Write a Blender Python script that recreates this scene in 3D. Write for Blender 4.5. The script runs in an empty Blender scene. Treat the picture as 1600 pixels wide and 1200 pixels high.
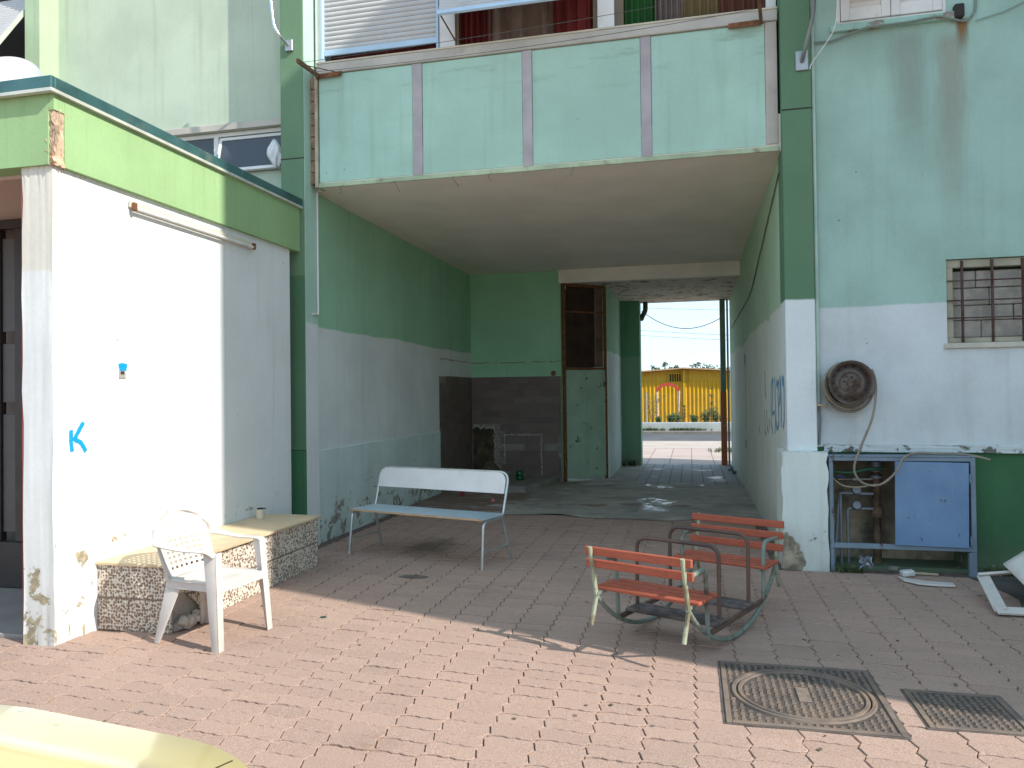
import bpy, bmesh, math, random
from mathutils import Vector, Matrix, Euler
R = math.radians
rnd = random.Random(7)
sc = bpy.context.scene
COL = sc.collection

# ------------------------------------------------------------------ camera, sky, sun, exposure
CAM_H = 1.62
F_PX, YAW, PITCH, ROLL = 1185.0, R(13.25), R(0.75), R(0.7)
Fv = Vector((-math.sin(YAW)*math.cos(PITCH), math.cos(YAW)*math.cos(PITCH), math.sin(PITCH)))
Rv = Vector((math.cos(YAW), math.sin(YAW), 0)); Uv = Rv.cross(Fv)
R2 = Rv*math.cos(ROLL) - Uv*math.sin(ROLL); U2 = Rv*math.sin(ROLL) + Uv*math.cos(ROLL)
cam_d = bpy.data.cameras.new('camera'); cam = bpy.data.objects.new('camera', cam_d); COL.objects.link(cam)
cam_d.sensor_width = 36; cam_d.lens = 36*F_PX/1600; cam_d.clip_start = 0.05; cam_d.clip_end = 2000
m = Matrix((R2, U2, -Fv)).transposed().to_4x4(); m.translation = (0, 0, CAM_H); cam.matrix_world = m
sc.camera = cam

SUN_AZ, SUN_EL = R(18.3), R(36.5)          # azimuth in front of the facade line, from the +X side
world = bpy.data.worlds.new('World'); sc.world = world; world.use_nodes = True
wn = world.node_tree; wn.nodes.clear()
sky = wn.nodes.new('ShaderNodeTexSky'); sky.sky_type = 'NISHITA'; sky.sun_disc = False
sky.sun_elevation = SUN_EL; sky.sun_rotation = math.pi/2 + SUN_AZ
sky.air_density = 1.0; sky.dust_density = 0.3; sky.ozone_density = 1.5
wbg = wn.nodes.new('ShaderNodeBackground'); wbg.inputs[1].default_value = 0.15
wout = wn.nodes.new('ShaderNodeOutputWorld')
wtc = wn.nodes.new('ShaderNodeTexCoord'); wmap = wn.nodes.new('ShaderNodeMapping'); wmap.inputs['Scale'].default_value = (3, 3, 14)
wno = wn.nodes.new('ShaderNodeTexNoise'); wno.inputs['Scale'].default_value = 1.6; wno.inputs['Detail'].default_value = 7; wno.inputs['Roughness'].default_value = 0.55
wmr = wn.nodes.new('ShaderNodeMapRange'); wmr.inputs[1].default_value = 0.56; wmr.inputs[2].default_value = 0.78; wmr.inputs[4].default_value = 0.6
wmx = wn.nodes.new('ShaderNodeMix'); wmx.data_type = 'RGBA'; wmx.inputs[7].default_value = (3.4, 3.5, 3.6, 1)
L = wn.links.new
L(wtc.outputs['Generated'], wmap.inputs[0]); L(wmap.outputs[0], wno.inputs['Vector']); L(wno.outputs[0], wmr.inputs[0])
wgm = wn.nodes.new('ShaderNodeGamma'); wgm.inputs[1].default_value = 0.22   # even out the whole sky dome
wml = wn.nodes.new('ShaderNodeMix'); wml.data_type = 'RGBA'; wml.blend_type = 'MULTIPLY'; wml.inputs[0].default_value = 1; wml.inputs[7].default_value = (1.46, 1.86, 2.16, 1)
L(sky.outputs[0], wgm.inputs[0]); L(wgm.outputs[0], wml.inputs[6]); L(wml.outputs[2], wmx.inputs[6]); L(wmr.outputs[0], wmx.inputs[0]); L(wmx.outputs[2], wbg.inputs[0]); L(wbg.outputs[0], wout.inputs[0])

sun_d = bpy.data.lights.new('sun', 'SUN'); sun = bpy.data.objects.new('sun', sun_d); COL.objects.link(sun)
sun_d.energy = 2.0; sun_d.angle = R(0.53); sun_d.color = (1.0, 0.95, 0.86)
sdir = Vector((-math.cos(SUN_EL)*math.cos(SUN_AZ), math.cos(SUN_EL)*math.sin(SUN_AZ), -math.sin(SUN_EL)))
sun.rotation_euler = sdir.to_track_quat('-Z', 'Y').to_euler()

sc.view_settings.view_transform = 'Standard'; sc.view_settings.look = 'None'
sc.view_settings.exposure = 1.62; sc.view_settings.gamma = 1.0; sc.view_settings.use_curve_mapping = False
sc.cycles.use_denoising = True
sc.cycles.max_bounces = 12; sc.cycles.diffuse_bounces = 7; sc.cycles.glossy_bounces = 4; sc.cycles.transparent_max_bounces = 12
sc.cycles.sample_clamp_indirect = 8

# ------------------------------------------------------------------ mesh helpers
WL = {}
class MB:
    """collects geometry for one mesh object (world coordinates)"""
    def __init__(s): s.v, s.f, s.uv = [], [], None
    def add(s, vs, fs):
        b = len(s.v); s.v += [tuple(p) for p in vs]; s.f += [tuple(i+b for i in f) for f in fs]; return s
    def box(s, x0, x1, y0, y1, z0, z1):
        return s.add([(x0,y0,z0),(x1,y0,z0),(x1,y1,z0),(x0,y1,z0),(x0,y0,z1),(x1,y0,z1),(x1,y1,z1),(x0,y1,z1)],
                     [(0,3,2,1),(4,5,6,7),(0,1,5,4),(1,2,6,5),(2,3,7,6),(3,0,4,7)])
    def obox(s, c, size, mat):
        hx, hy, hz = size[0]/2, size[1]/2, size[2]/2
        vs = [Vector(c) + mat @ Vector((sx*hx, sy*hy, sz*hz)) for sz in (-1,1) for sx, sy in ((-1,-1),(1,-1),(1,1),(-1,1))]
        return s.add(vs, [(0,3,2,1),(4,5,6,7),(0,1,5,4),(1,2,6,5),(2,3,7,6),(3,0,4,7)])
    def beam(s, a, b, wd, th, up=(0,0,1)):
        a, b = Vector(a), Vector(b); d = (b-a); ln = d.length; d.normalize()
        u = Vector(up); x = d.cross(u)
        if x.length < 1e-4: x = d.cross(Vector((0,1,0)))
        x.normalize(); u = x.cross(d)
        return s.obox((a+b)/2, (wd, ln, th), Matrix((x, d, u)).transposed())
    def tube(s, pts, r, n=8, closed=False, caps=True):
        pts = [Vector(p) for p in pts]; m_ = len(pts); rr = r if isinstance(r, (list, tuple)) else [r]*m_
        rings = []; prev = None
        for i, p in enumerate(pts):
            if closed: t = pts[(i+1) % m_] - pts[i-1]
            else: t = pts[min(i+1, m_-1)] - pts[max(i-1, 0)]
            t.normalize()
            if prev is None:
                a = Vector((0,0,1)) if abs(t.z) < 0.9 else Vector((1,0,0)); u = t.cross(a).normalized()
            else:
                u = (prev - t*prev.dot(t)); u.normalize()
            prev = u; w = t.cross(u)
            rings.append([p + (u*math.cos(2*math.pi*k/n) + w*math.sin(2*math.pi*k/n))*rr[i] for k in range(n)])
        vs = [q for rg in rings for q in rg]; fs = []
        for i in range(m_ if closed else m_-1):
            j = (i+1) % m_
            for k in range(n):
                k2 = (k+1) % n; fs.append((i*n+k, i*n+k2, j*n+k2, j*n+k))
        if caps and not closed: fs += [tuple(reversed(range(n))), tuple(range((m_-1)*n, m_*n))]
        return s.add(vs, fs)
    def prism(s, poly, z0, z1):
        n = len(poly); vs = [(x,y,z0) for x,y in poly] + [(x,y,z1) for x,y in poly]
        return s.add(vs, [tuple(reversed(range(n))), tuple(range(n,2*n))] + [(i,(i+1)%n,n+(i+1)%n,n+i) for i in range(n)])
    def prism_dir(s, poly3, d):
        """extrude a planar polygon of 3D points along d"""
        n = len(poly3); d = Vector(d); vs = [Vector(p) for p in poly3]; vs += [p+d for p in vs]
        return s.add(vs, [tuple(reversed(range(n))), tuple(range(n,2*n))] + [(i,(i+1)%n,n+(i+1)%n,n+i) for i in range(n)])
    def lathe(s, prof, c, axis=(0,0,1), n=24, cap=False):
        """prof: (radius, height along axis)"""
        ax = Vector(axis).normalized(); a = Vector((1,0,0)) if abs(ax.x) < 0.9 else Vector((0,1,0))
        u = ax.cross(a).normalized(); w = ax.cross(u); c = Vector(c); vs, fs = [], []
        for r_, h_ in prof:
            vs += [c + ax*h_ + (u*math.cos(2*math.pi*k/n)+w*math.sin(2*math.pi*k/n))*r_ for k in range(n)]
        for i in range(len(prof)-1):
            for k in range(n): fs.append((i*n+k, i*n+(k+1)%n, (i+1)*n+(k+1)%n, (i+1)*n+k))
        if cap: fs += [tuple(reversed(range(n))), tuple(range((len(prof)-1)*n, len(prof)*n))]
        return s.add(vs, fs)
    def grid(s, fn, nu, nv, skip=None):
        vs = [fn(i/nu, j/nv) for j in range(nv+1) for i in range(nu+1)]; fs = []
        for j in range(nv):
            for i in range(nu):
                if skip and skip(i, j): continue
                a = j*(nu+1)+i; fs.append((a, a+1, a+nu+2, a+nu+1))
        return s.add(vs, fs)
    def build(s, name, mat, parent=None, smooth=False, bevel=0.0, fix=False, seg=1, angle=40):
        me = bpy.data.meshes.new(name); me.from_pydata(s.v, [], s.f)
        if bevel or fix:
            bm = bmesh.new(); bm.from_mesh(me)
            if fix: bmesh.ops.remove_doubles(bm, verts=bm.verts, dist=1e-5)
            bmesh.ops.recalc_face_normals(bm, faces=bm.faces)
            if bevel:
                ed = [e for e in bm.edges if len(e.link_faces) == 2 and e.calc_face_angle(0) > R(30)]
                bmesh.ops.bevel(bm, geom=ed, offset=bevel, segments=seg, affect='EDGES', profile=0.5, clamp_overlap=True)
            bm.to_mesh(me); bm.free()
        if smooth:
            me.shade_smooth()
            try: me.set_sharp_from_angle(angle=R(angle))
            except Exception: pass
        if mat: me.materials.append(mat)
        return link(bpy.data.objects.new(name, me), parent)
def link(o, parent=None):
    COL.objects.link(o)
    if parent is not None:
        o.parent = parent; o.matrix_parent_inverse = Matrix.Translation(-Vector(WL.get(parent.name, (0,0,0))))
    return o
def thing(name, label, cat, loc=(0,0,0), group=None):
    o = bpy.data.objects.new(name, None); COL.objects.link(o); o.empty_display_size = 0.1
    o.location = loc; WL[o.name] = loc; return tag(o, label, cat, group)
def tag(o, label, cat, group=None):
    o['label'] = label; o['category'] = cat
    if group: o['group'] = group
    return o
def structure(o, kind='structure'): o['kind'] = kind; return o
def copy_tree(o, parent=None):
    c = o.copy(); COL.objects.link(c); c.parent = parent
    for ch in list(o.children): copy_tree(ch, c)
    return c
def arc(c, r, a0, a1, n, ux, uy):
    c, ux, uy = Vector(c), Vector(ux), Vector(uy)
    return [c + ux*(r*math.cos(a0+(a1-a0)*i/n)) + uy*(r*math.sin(a0+(a1-a0)*i/n)) for i in range(n+1)]
def bend(pts, r, n=5):
    """round the corners of a polyline"""
    pts = [Vector(p) for p in pts]; out = [pts[0]]
    for i in range(1, len(pts)-1):
        a, b, c = pts[i-1], pts[i], pts[i+1]; da, dc = (a-b), (c-b); rr = min(r, da.length*.49, dc.length*.49)
        p, q = b+da.normalized()*rr, b+dc.normalized()*rr
        for k in range(n+1):
            t = k/n; out.append(p*(1-t)**2 + b*2*t*(1-t) + q*t*t)
    out.append(pts[-1]); return out
def wall_cells(x0, x1, z0, z1, holes):
    xs = sorted({x0, x1, *[h[0] for h in holes], *[h[1] for h in holes]}); zs = sorted({z0, z1, *[h[2] for h in holes], *[h[3] for h in holes]})
    xs = [x for x in xs if x0 <= x <= x1]; zs = [z for z in zs if z0 <= z <= z1]
    for i in range(len(xs)-1):
        for j in range(len(zs)-1):
            cx, cz = (xs[i]+xs[i+1])/2, (zs[j]+zs[j+1])/2
            if not any(h[0] < cx < h[1] and h[2] < cz < h[3] for h in holes): yield xs[i], xs[i+1], zs[j], zs[j+1]

# ------------------------------------------------------------------ material helpers
class NT:
    def __init__(s, name):
        s.m = bpy.data.materials.new(name); s.m.use_nodes = True; s.t = s.m.node_tree; s.t.nodes.clear()
        s.out = s.n('OutputMaterial'); s.b = s.n('BsdfPrincipled'); s.l(s.b.outputs[0], s.out.inputs[0]); s._co = None
    def n(s, typ, **kw):
        nd = s.t.nodes.new('ShaderNode'+typ)
        for k, v in kw.items(): setattr(nd, k, v)
        return nd
    def l(s, a, b): s.t.links.new(a, b)
    def set(s, sock, v):
        if hasattr(v, 'is_linked') or hasattr(v, 'links'): s.l(v, sock)
        else: sock.default_value = v if not (isinstance(v, tuple) and len(v) == 3 and sock.type == 'RGBA') else (*v, 1)
    def co(s):
        if s._co is None: s._co = s.n('TexCoord').outputs['Object']
        return s._co
    def mapped(s, scale=(1,1,1), loc=(0,0,0), rot=(0,0,0)):
        mp = s.n('Mapping'); s.l(s.co(), mp.inputs[0]); mp.inputs['Scale'].default_value = scale; mp.inputs['Location'].default_value = loc; mp.inputs['Rotation'].default_value = rot; return mp.outputs[0]
    def noise(s, scale, detail=4, rough=0.55, vec=None, dist=0.0):
        nd = s.n('TexNoise'); nd.inputs['Scale'].default_value = scale; nd.inputs['Detail'].default_value = detail; nd.inputs['Roughness'].default_value = rough; nd.inputs['Distortion'].default_value = dist
        s.l(vec or s.co(), nd.inputs['Vector']); return nd.outputs[0]
    def vor(s, scale, feature='F1', vec=None, out='Distance', rand=1.0):
        nd = s.n('TexVoronoi', feature=feature); nd.inputs['Scale'].default_value = scale; nd.inputs['Randomness'].default_value = rand; s.l(vec or s.co(), nd.inputs['Vector']); return nd.outputs[out]
    def math(s, op, a, b=0.0, c=None, clamp=False):
        nd = s.n('Math', operation=op, use_clamp=clamp); s.set(nd.inputs[0], a); s.set(nd.inputs[1], b)
        if c is not None: s.set(nd.inputs[2], c)
        return nd.outputs[0]
    def ramp(s, v, a, b, lo=0.0, hi=1.0, smooth=True):
        nd = s.n('MapRange', interpolation_type='SMOOTHSTEP' if smooth else 'LINEAR', clamp=True); s.set(nd.inputs[0], v); nd.inputs[1].default_value = a; nd.inputs[2].default_value = b; nd.inputs[3].default_value = lo; nd.inputs[4].default_value = hi; return nd.outputs[0]
    def mix(s, f, a, b, mode='MIX'):
        nd = s.n('Mix', data_type='RGBA', blend_type=mode); s.set(nd.inputs[0], f); s.set(nd.inputs[6], a); s.set(nd.inputs[7], b); return nd.outputs[2]
    def xyz(s):
        nd = s.n('SeparateXYZ'); s.l(s.co(), nd.inputs[0]); return nd.outputs
    def bump(s, h, strength=0.3, dist=0.01):
        nd = s.n('Bump'); nd.inputs['Strength'].default_value = strength; nd.inputs['Distance'].default_value = dist; s.l(h, nd.inputs['Height']); s.l(nd.outputs[0], s.b.inputs['Normal']); return nd
    def fin(s, col, rough=0.8, metal=0.0, spec=None):
        s.set(s.b.inputs['Base Color'], col); s.set(s.b.inputs['Roughness'], rough); s.set(s.b.inputs['Metallic'], metal)
        if spec is not None: s.b.inputs['Specular IOR Level'].default_value = spec
        return s.m

def plain(name, col, rough=0.7, metal=0.0, var=0.12, scale=6, bump=0.15, bscale=60, spec=None, dirt=None, dscale=4, dthr=(0.55, 0.75)):
    t = NT(name); n1 = t.noise(scale, 5); c = t.mix(t.ramp(n1, .3, .7), tuple(x*(1-var) for x in col), tuple(min(1, x*(1+var)) for x in col))
    if dirt: c = t.mix(t.ramp(t.noise(dscale, 7, .65), *dthr), c, dirt)
    if bump: t.bump(t.noise(bscale, 4), bump, 0.004)
    return t.fin(c, t.ramp(n1, .2, .8, max(0.05, rough-.08), min(1, rough+.08)), metal, spec)

def wall_paint(name, bands, chips=None, chip_col=(0.36, 0.33, 0.29), streak=0.25, wave=0.05, mottle=0.10, grime=0.0, bump=0.35, chip_z=(0.0, 0.9), chip_base=0.72, streak_col=(0.5, 0.48, 0.42), rough=0.85, seed=0.0, axis_wave=None, holes=0.0, chip_band=None, smudge=0.0):
    """bands: colours from the top down with the height where each next one starts"""
    t = NT(name); off = (seed*3.1, seed*1.7, seed*2.3); co = t.mapped(loc=off); z = t.xyz()[2]
    wv = t.math('ADD', t.math('MULTIPLY', t.math('SUBTRACT', t.noise(0.9, 2, vec=co), .5), wave*2.2), t.math('MULTIPLY', t.math('SUBTRACT', t.noise(9, 3, vec=co), .5), wave*.35))
    zz = t.math('ADD', z, wv)
    if axis_wave:
        ax = t.xyz()[axis_wave[0]]; zz = t.math('ADD', zz, t.ramp(ax, axis_wave[1], axis_wave[2], axis_wave[3], axis_wave[4]))
    c = bands[0][0]
    first = True
    for col, thr in bands[1:]:
        c = t.mix(t.ramp(zz, thr-.012, thr+.012, 1, 0), c, col)
    if len(bands) == 1: c = t.mix(0.0, c, c)
    big = t.noise(1.3, 4, vec=co); c = t.mix(t.ramp(big, .3, .7, 0, 1), t.mix(1.0, c, (1-mottle,)*3, 'MULTIPLY'), c)
    fine = t.noise(35, 5, .6, vec=co); c = t.mix(t.ramp(fine, .35, .75, 0, .16), c, t.mix(1.0, c, (.7, .7, .7), 'MULTIPLY'))
    sv = t.mapped((7, 7, .35), off); st = t.noise(1.4, 6, .6, vec=sv)
    if streak: c = t.mix(t.ramp(st, .5, .78, 0, streak), c, t.mix(1.0, c, streak_col, 'MULTIPLY'))
    if grime: c = t.mix(t.math('MULTIPLY', t.ramp(t.math('ADD', z, t.math('MULTIPLY', t.noise(2.2, 5, vec=co), .5)), .1, .75, grime, 0), 1.0), c, (.22, .2, .16))
    if smudge:
        sm = t.noise(1.0, 6, .62, vec=t.mapped((1.3, 1, 7), off)); c = t.mix(t.math('MULTIPLY', t.ramp(sm, .54, .70, 0, smudge), t.ramp(z, 4.55, 5.05, .12, 1)), c, t.mix(1.0, c, (.55, .56, .5), 'MULTIPLY'))
        rn = t.n('ObjectInfo').outputs['Random']; c = t.mix(t.ramp(rn, 0, 1, 0, .3), c, t.mix(1.0, c, (.88, .9, .86), 'MULTIPLY'))
    h = t.math('MULTIPLY', t.noise(80, 4, vec=co), .25)
    h = t.math('ADD', h, t.math('MULTIPLY', t.noise(5, 4, vec=co), .6))
    if holes:
        hv = t.vor(5.5, vec=co); hm = t.math('MULTIPLY', t.ramp(hv, .035, .05, 1, 0), t.ramp(t.noise(2.0, 2, vec=co), .5, .56)); c = t.mix(t.math('MULTIPLY', hm, holes), c, (.08, .075, .07))
    if chips:
        cn = t.noise(4.6, 8, .68, vec=co, dist=.3)
        thr = t.ramp(z, chip_z[0], chip_z[1], chips, chip_base)
        if chip_band: thr = t.math('SUBTRACT', thr, t.math('MULTIPLY', t.ramp(z, chip_band[0], chip_band[0]+.05, 0, chip_band[2]), t.ramp(z, chip_band[1]-.05, chip_band[1], 1, 0)))
        mk = t.ramp(t.math('SUBTRACT', cn, thr), 0, .012)
        rim = t.ramp(t.math('SUBTRACT', cn, thr), -.03, 0.0, 0, .5)
        pc = t.mix(t.ramp(t.noise(18, 5, vec=co), .35, .65), chip_col, tuple(x*.62 for x in chip_col))
        c = t.mix(rim, c, t.mix(1.0, c, (.82, .8, .76), 'MULTIPLY')); c = t.mix(mk, c, pc); h = t.math('SUBTRACT', h, t.math('MULTIPLY', mk, .9))
    t.bump(h, bump, .006)
    return t.fin(c, rough, 0, .35)

def rusty(name, col, rust=(.16, .07, .035), amt=(.5, .62), scale=6, rough=.55, metal=0.0, seed=0):
    t = NT(name); co = t.mapped(loc=(seed, seed*.7, 0)); n_ = t.noise(scale, 8, .7, vec=co); mk = t.ramp(n_, *amt)
    c = t.mix(t.ramp(t.noise(3, 4, vec=co), .3, .7), tuple(x*.85 for x in col), col)
    c = t.mix(mk, c, t.mix(t.ramp(t.noise(30, 4), .3, .7), rust, tuple(x*.55 for x in rust)))
    t.bump(t.math('ADD', t.math('MULTIPLY', mk, .5), t.noise(70, 3)), .25, .003)
    return t.fin(c, t.ramp(mk, 0, 1, rough, .9), metal)

# ------------------------------------------------------------------ colours of the place
PALE = (.40, .66, .53); DEEP = (.20, .44, .235); WHITE = (.74, .78, .77); DARKG = (.085, .21, .10); PINK = (.485, .322, .255)
M = {}
M['right_wall'] = wall_paint('right_wall_paint', [((.38, .56, .485), 9), ((.66, .71, .72), 2.385)], chips=.7, chip_base=.80, chip_z=(1.1, 1.5), streak=.26, wave=.045, mottle=.2, streak_col=(.72, .66, .58), seed=1, holes=.8)
M['right_base'] = wall_paint('right_base_paint', [((.06, .17, .075), 9)], chips=.60, chip_base=.74, chip_z=(0, 1.0), grime=.5, wave=.04, mottle=.25, seed=2)
M['upper_left'] = wall_paint('upper_left_paint', [((.52, .60, .47), 9)], streak=.3, mottle=.14, seed=3, holes=.5)
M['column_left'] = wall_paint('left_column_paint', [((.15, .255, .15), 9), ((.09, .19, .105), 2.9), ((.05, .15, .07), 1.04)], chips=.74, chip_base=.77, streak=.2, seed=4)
M['column_left_side'] = wall_paint('left_column_side_paint', [((.47, .68, .56), 9), (WHITE, 2.42)], chips=.66, chip_base=.76, streak=.3, seed=5, grime=.15)
M['column_right'] = wall_paint('right_column_paint', [((.125, .235, .135), 9), ((.76, .80, .79), 2.45)], chips=.70, chip_base=.77, streak=.25, wave=.02, seed=6, holes=.9)
M['column_right_base'] = wall_paint('right_column_base_paint', [((.74, .79, .73), 9)], chips=.60, chip_base=.70, chip_z=(.05, .8), chip_col=(.33, .29, .22), grime=.25, seed=7, holes=.7)
M['column_far_left'] = wall_paint('far_left_column_paint', [((.42, .54, .35), 9)], streak=.3, seed=8)
M['passage_left'] = wall_paint('passage_left_paint', [((.34, .60, .40), 9), ((.74, .79, .77), 2.40)], chips=.58, chip_base=.78, chip_z=(.1, .75), streak=.25, wave=.05, seed=9, mottle=.12, grime=.12)
M['passage_left_low'] = wall_paint('passage_left_low_paint', [((.66, .78, .75), 9)], chips=.535, chip_base=.74, chip_z=(.1, 1.0), streak=.25, seed=10, mottle=.15, grime=.18)
M['passage_right'] = wall_paint('passage_right_paint', [((.47, .66, .46), 9), ((.76, .80, .72), 2.43)], chips=.64, chip_base=.78, chip_z=(.1, 1.2), streak=.3, wave=.16, seed=11, grime=.35, holes=.6)
M['back_wall'] = wall_paint('back_wall_paint', [((.34, .64, .41), 9)], chips=.74, chip_base=.78, chip_z=(1.9, 2.6), streak=.15, seed=12)
M['inner_wall'] = wall_paint('inner_wall_paint', [((.34, .56, .38), 9), ((.68, .77, .73), 2.42)], chips=.68, chip_base=.8, streak=.3, seed=13, grime=.4)
M['end_wall'] = wall_paint('end_wall_paint', [((.17, .38, .22), 9), ((.24, .44, .29), 2.42)], chips=.72, chip_base=.8, streak=.3, seed=14, grime=.7)
M['ceiling'] = wall_paint('ceiling_plaster', [((.88, .81, .72), 9)], streak=.0, mottle=.10, bump=.2, seed=15)
M['extension'] = wall_paint('extension_white_paint', [((.80, .82, .81), 9)], chips=.55, chip_base=.78, chip_z=(.0, .95), streak=.22, mottle=.08, seed=16, chip_col=(.44, .37, .25), grime=.28, holes=.7, chip_band=(.5, .72, .10))
M['pillar'] = wall_paint('pillar_paint', [((.70, .66, .58), 9), ((.74, .74, .72), 2.48)], chips=.50, chip_base=.69, chip_z=(.0, .9), streak=.25, seed=17, chip_col=(.42, .36, .24), grime=.3, wave=.02, holes=.9)
M['fascia'] = wall_paint('fascia_paint', [((.32, .49, .235), 9)], chips=.72, chip_base=.76, streak=.3, seed=18, chip_col=(.16, .2, .1), mottle=.12)
M['balcony_panel'] = wall_paint('balcony_panel_paint', [((.44, .645, .54), 9)], streak=.35, mottle=.14, seed=19, chips=.8, chip_base=.8, streak_col=(.62, .68, .56), bump=.15, holes=.7, smudge=.6)
M['strip'] = plain('lilac_grey_strip', (.42, .37, .38), .6, 0, .14, 3, .1, dirt=(.32, .3, .28), dscale=2)
M['rail'] = plain('grey_rail_metal', (.46, .42, .36), .55, 0, .12, 2.5, .1, dirt=(.35, .3, .24), dscale=3)
M['trim'] = plain('pale_green_trim', (.42, .50, .33), .7, 0, .2, 3, .2, dirt=(.2, .17, .1), dscale=5)
M['brick_raw'] = plain('raw_hollow_brick', (.33, .2, .13), .95, 0, .3, 14, .6, 40, dirt=(.12, .1, .08), dscale=9)
M['flashing'] = plain('blue_green_sheet_metal', (.055, .14, .14), .35, .35, .2, 4, .05, dirt=(.16, .2, .18), dscale=5)
M['flash_edge'] = plain('pale_flashing_edge', (.55, .56, .5), .5, .2, .15, 4, .05)
M['rust'] = plain('rust', (.20, .085, .035), .9, .1, .4, 18, .5, 70)
M['steel'] = rusty('galvanised_steel', (.42, .43, .44), amt=(.64, .72), rough=.4, metal=.6)
M['dark_wood'] = plain('dark_rusted_sheet', (.045, .022, .014), .8, .1, .5, 5, .3)
M['white_paint'] = plain('white_joinery_paint', (.74, .73, .70), .5, 0, .06, 5, .1, dirt=(.5, .45, .38), dscale=5, dthr=(.6, .8))
M['shutter_slat'] = plain('grey_roller_slat', (.50, .49, .48), .45, 0, .06, 3, .05, dirt=(.38, .36, .33), dscale=3)
M['shutter_blue'] = plain('pale_blue_shutter_bar', (.45, .60, .74), .45, 0, .06, 4, .05)
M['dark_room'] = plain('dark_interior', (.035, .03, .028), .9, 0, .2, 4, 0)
M['cement'] = plain('grey_cement', (.34, .32, .29), .9, 0, .2, 5, .5, 50, dirt=(.2, .18, .15), dscale=6)
M['block'] = plain('concrete_block', (.33, .30, .265), .95, 0, .22, 8, .8, 45, dirt=(.22, .2, .17), dscale=7)
M['tile'] = None
def glass_mat():
    t = NT('window_glass'); t.b.inputs['Coat Weight'].default_value = 0.0
    return t.fin((.05, .06, .075), .06, 0, .6)
M['glass'] = glass_mat()

def paver_mat(name, islands):
    t = NT(name)
    oi = t.n('ObjectInfo').outputs['Random']
    rn = t.n('NewGeometry').outputs['Random Per Island'] if islands else oi
    geo = t.n('NewGeometry').outputs['Position']
    c = t.mix(t.ramp(rn, 0, 1, smooth=False), tuple(x*.93 for x in PINK), tuple(x*1.06 for x in PINK))
    c = t.mix(t.ramp(t.noise(.55, 5, .6, vec=geo), .35, .7, 0, .65), c, t.mix(1.0, c, (.80, .84, .86), 'MULTIPLY'))
    gr = t.noise(190, 4, .7, vec=geo); c = t.mix(t.ramp(gr, .38, .66), t.mix(1.0, c, (.66, .64, .62), 'MULTIPLY'), t.mix(.35, c, (.60, .47, .40)))
    sp = t.vor(3.3, vec=geo); spn = t.noise(25, 4, vec=geo)
    spm = t.ramp(t.math('ADD', sp, t.math('MULTIPLY', spn, .06)), .075, .10, 1, 0)
    c = t.mix(t.math('MULTIPLY', spm, t.ramp(t.noise(1.7, 2, vec=geo), .38, .5, 0, .75)), c, (.10, .08, .07))
    sxy = t.n('SeparateXYZ'); t.l(geo, sxy.inputs[0])
    dx_ = t.math('ADD', sxy.outputs[0], 2.72); dy_ = t.math('SUBTRACT', sxy.outputs[1], 7.72)
    dd_ = t.math('ADD', t.math('SQRT', t.math('ADD', t.math('MULTIPLY', dx_, dx_), t.math('MULTIPLY', t.math('MULTIPLY', dy_, dy_), .35))), t.math('MULTIPLY', t.noise(5, 5, vec=geo), .5))
    c = t.mix(t.ramp(dd_, .28, .62, .75, 0), c, (.11, .085, .06))
    st = t.noise(1.1, 7, .65, vec=geo); c = t.mix(t.ramp(st, .56, .8, 0, .55), c, t.mix(1.0, c, (.52, .47, .42), 'MULTIPLY'))
    t.bump(t.math('ADD', gr, t.math('MULTIPLY', t.noise(22, 3, vec=geo), 1.2)), .6, .003)
    return t.fin(c, .9, 0, .25)
M['paver'] = paver_mat('paver_concrete', False); M['paver_far'] = paver_mat('paver_concrete_far', True)
def joint_mat():
    t = NT('joint_sand'); c = t.mix(t.ramp(t.noise(14, 5), .35, .65), (.10, .075, .06), (.19, .14, .115)); t.bump(t.noise(120, 4), .6, .004); return t.fin(c, .95)
M['joint'] = joint_mat()
def ground_mat():
    t = NT('street_ground'); br = t.n('TexBrick'); br.inputs['Scale'].default_value = 1; br.inputs['Brick Width'].default_value = .242; br.inputs['Row Height'].default_value = .125; br.inputs['Mortar Size'].default_value = .005; br.offset = 0
    br.inputs['Color1'].default_value = (*[x*.92 for x in PINK], 1); br.inputs['Color2'].default_value = (*[x*1.05 for x in PINK], 1); br.inputs['Mortar'].default_value = (.15, .11, .09, 1); t.l(t.co(), br.inputs[0])
    return t.fin(br.outputs[0], .9)
M['ground'] = ground_mat()

# ------------------------------------------------------------------ ground, paving
structure(MB().add([(-400,-400,-.05),(400,-400,-.05),(400,400,-.05),(-400,400,-.05)], [(0,1,2,3)]).build('ground', M['ground']))
PX, PY, GAP = .242, .125, .0032
def wave_x(t): # offset of the side joint, t along Y
    P = [(0,0),(.18,.012),(.36,.004),(.5,0),(.64,-.004),(.82,-.012),(1,0)]
    for (a, va), (b, vb) in zip(P, P[1:]):
        if a <= t <= b: return va+(vb-va)*(t-a)/(b-a)
    return 0
def wave_y(t):
    P = [(0,0),(.12,.009),(.3,.009),(.42,-.002),(.58,.002),(.7,-.009),(.88,-.009),(1,0)]
    for (a, va), (b, vb) in zip(P, P[1:]):
        if a <= t <= b: return va+(vb-va)*(t-a)/(b-a)
    return 0
TX = (0,.12,.3,.42,.58,.7,.88); TY = (0,.18,.36,.64,.82)
def outline():
    o = [(t*PX, wave_y(t)) for t in TX] + [(PX+wave_x(t), t*PY) for t in TY] + [((1-t)*PX, PY+wave_y(1-t)) for t in TX] + [(wave_x(1-t), (1-t)*PY) for t in TY]
    return [(x-PX/2, y-PY/2) for x, y in o]
OUT = outline()
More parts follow.
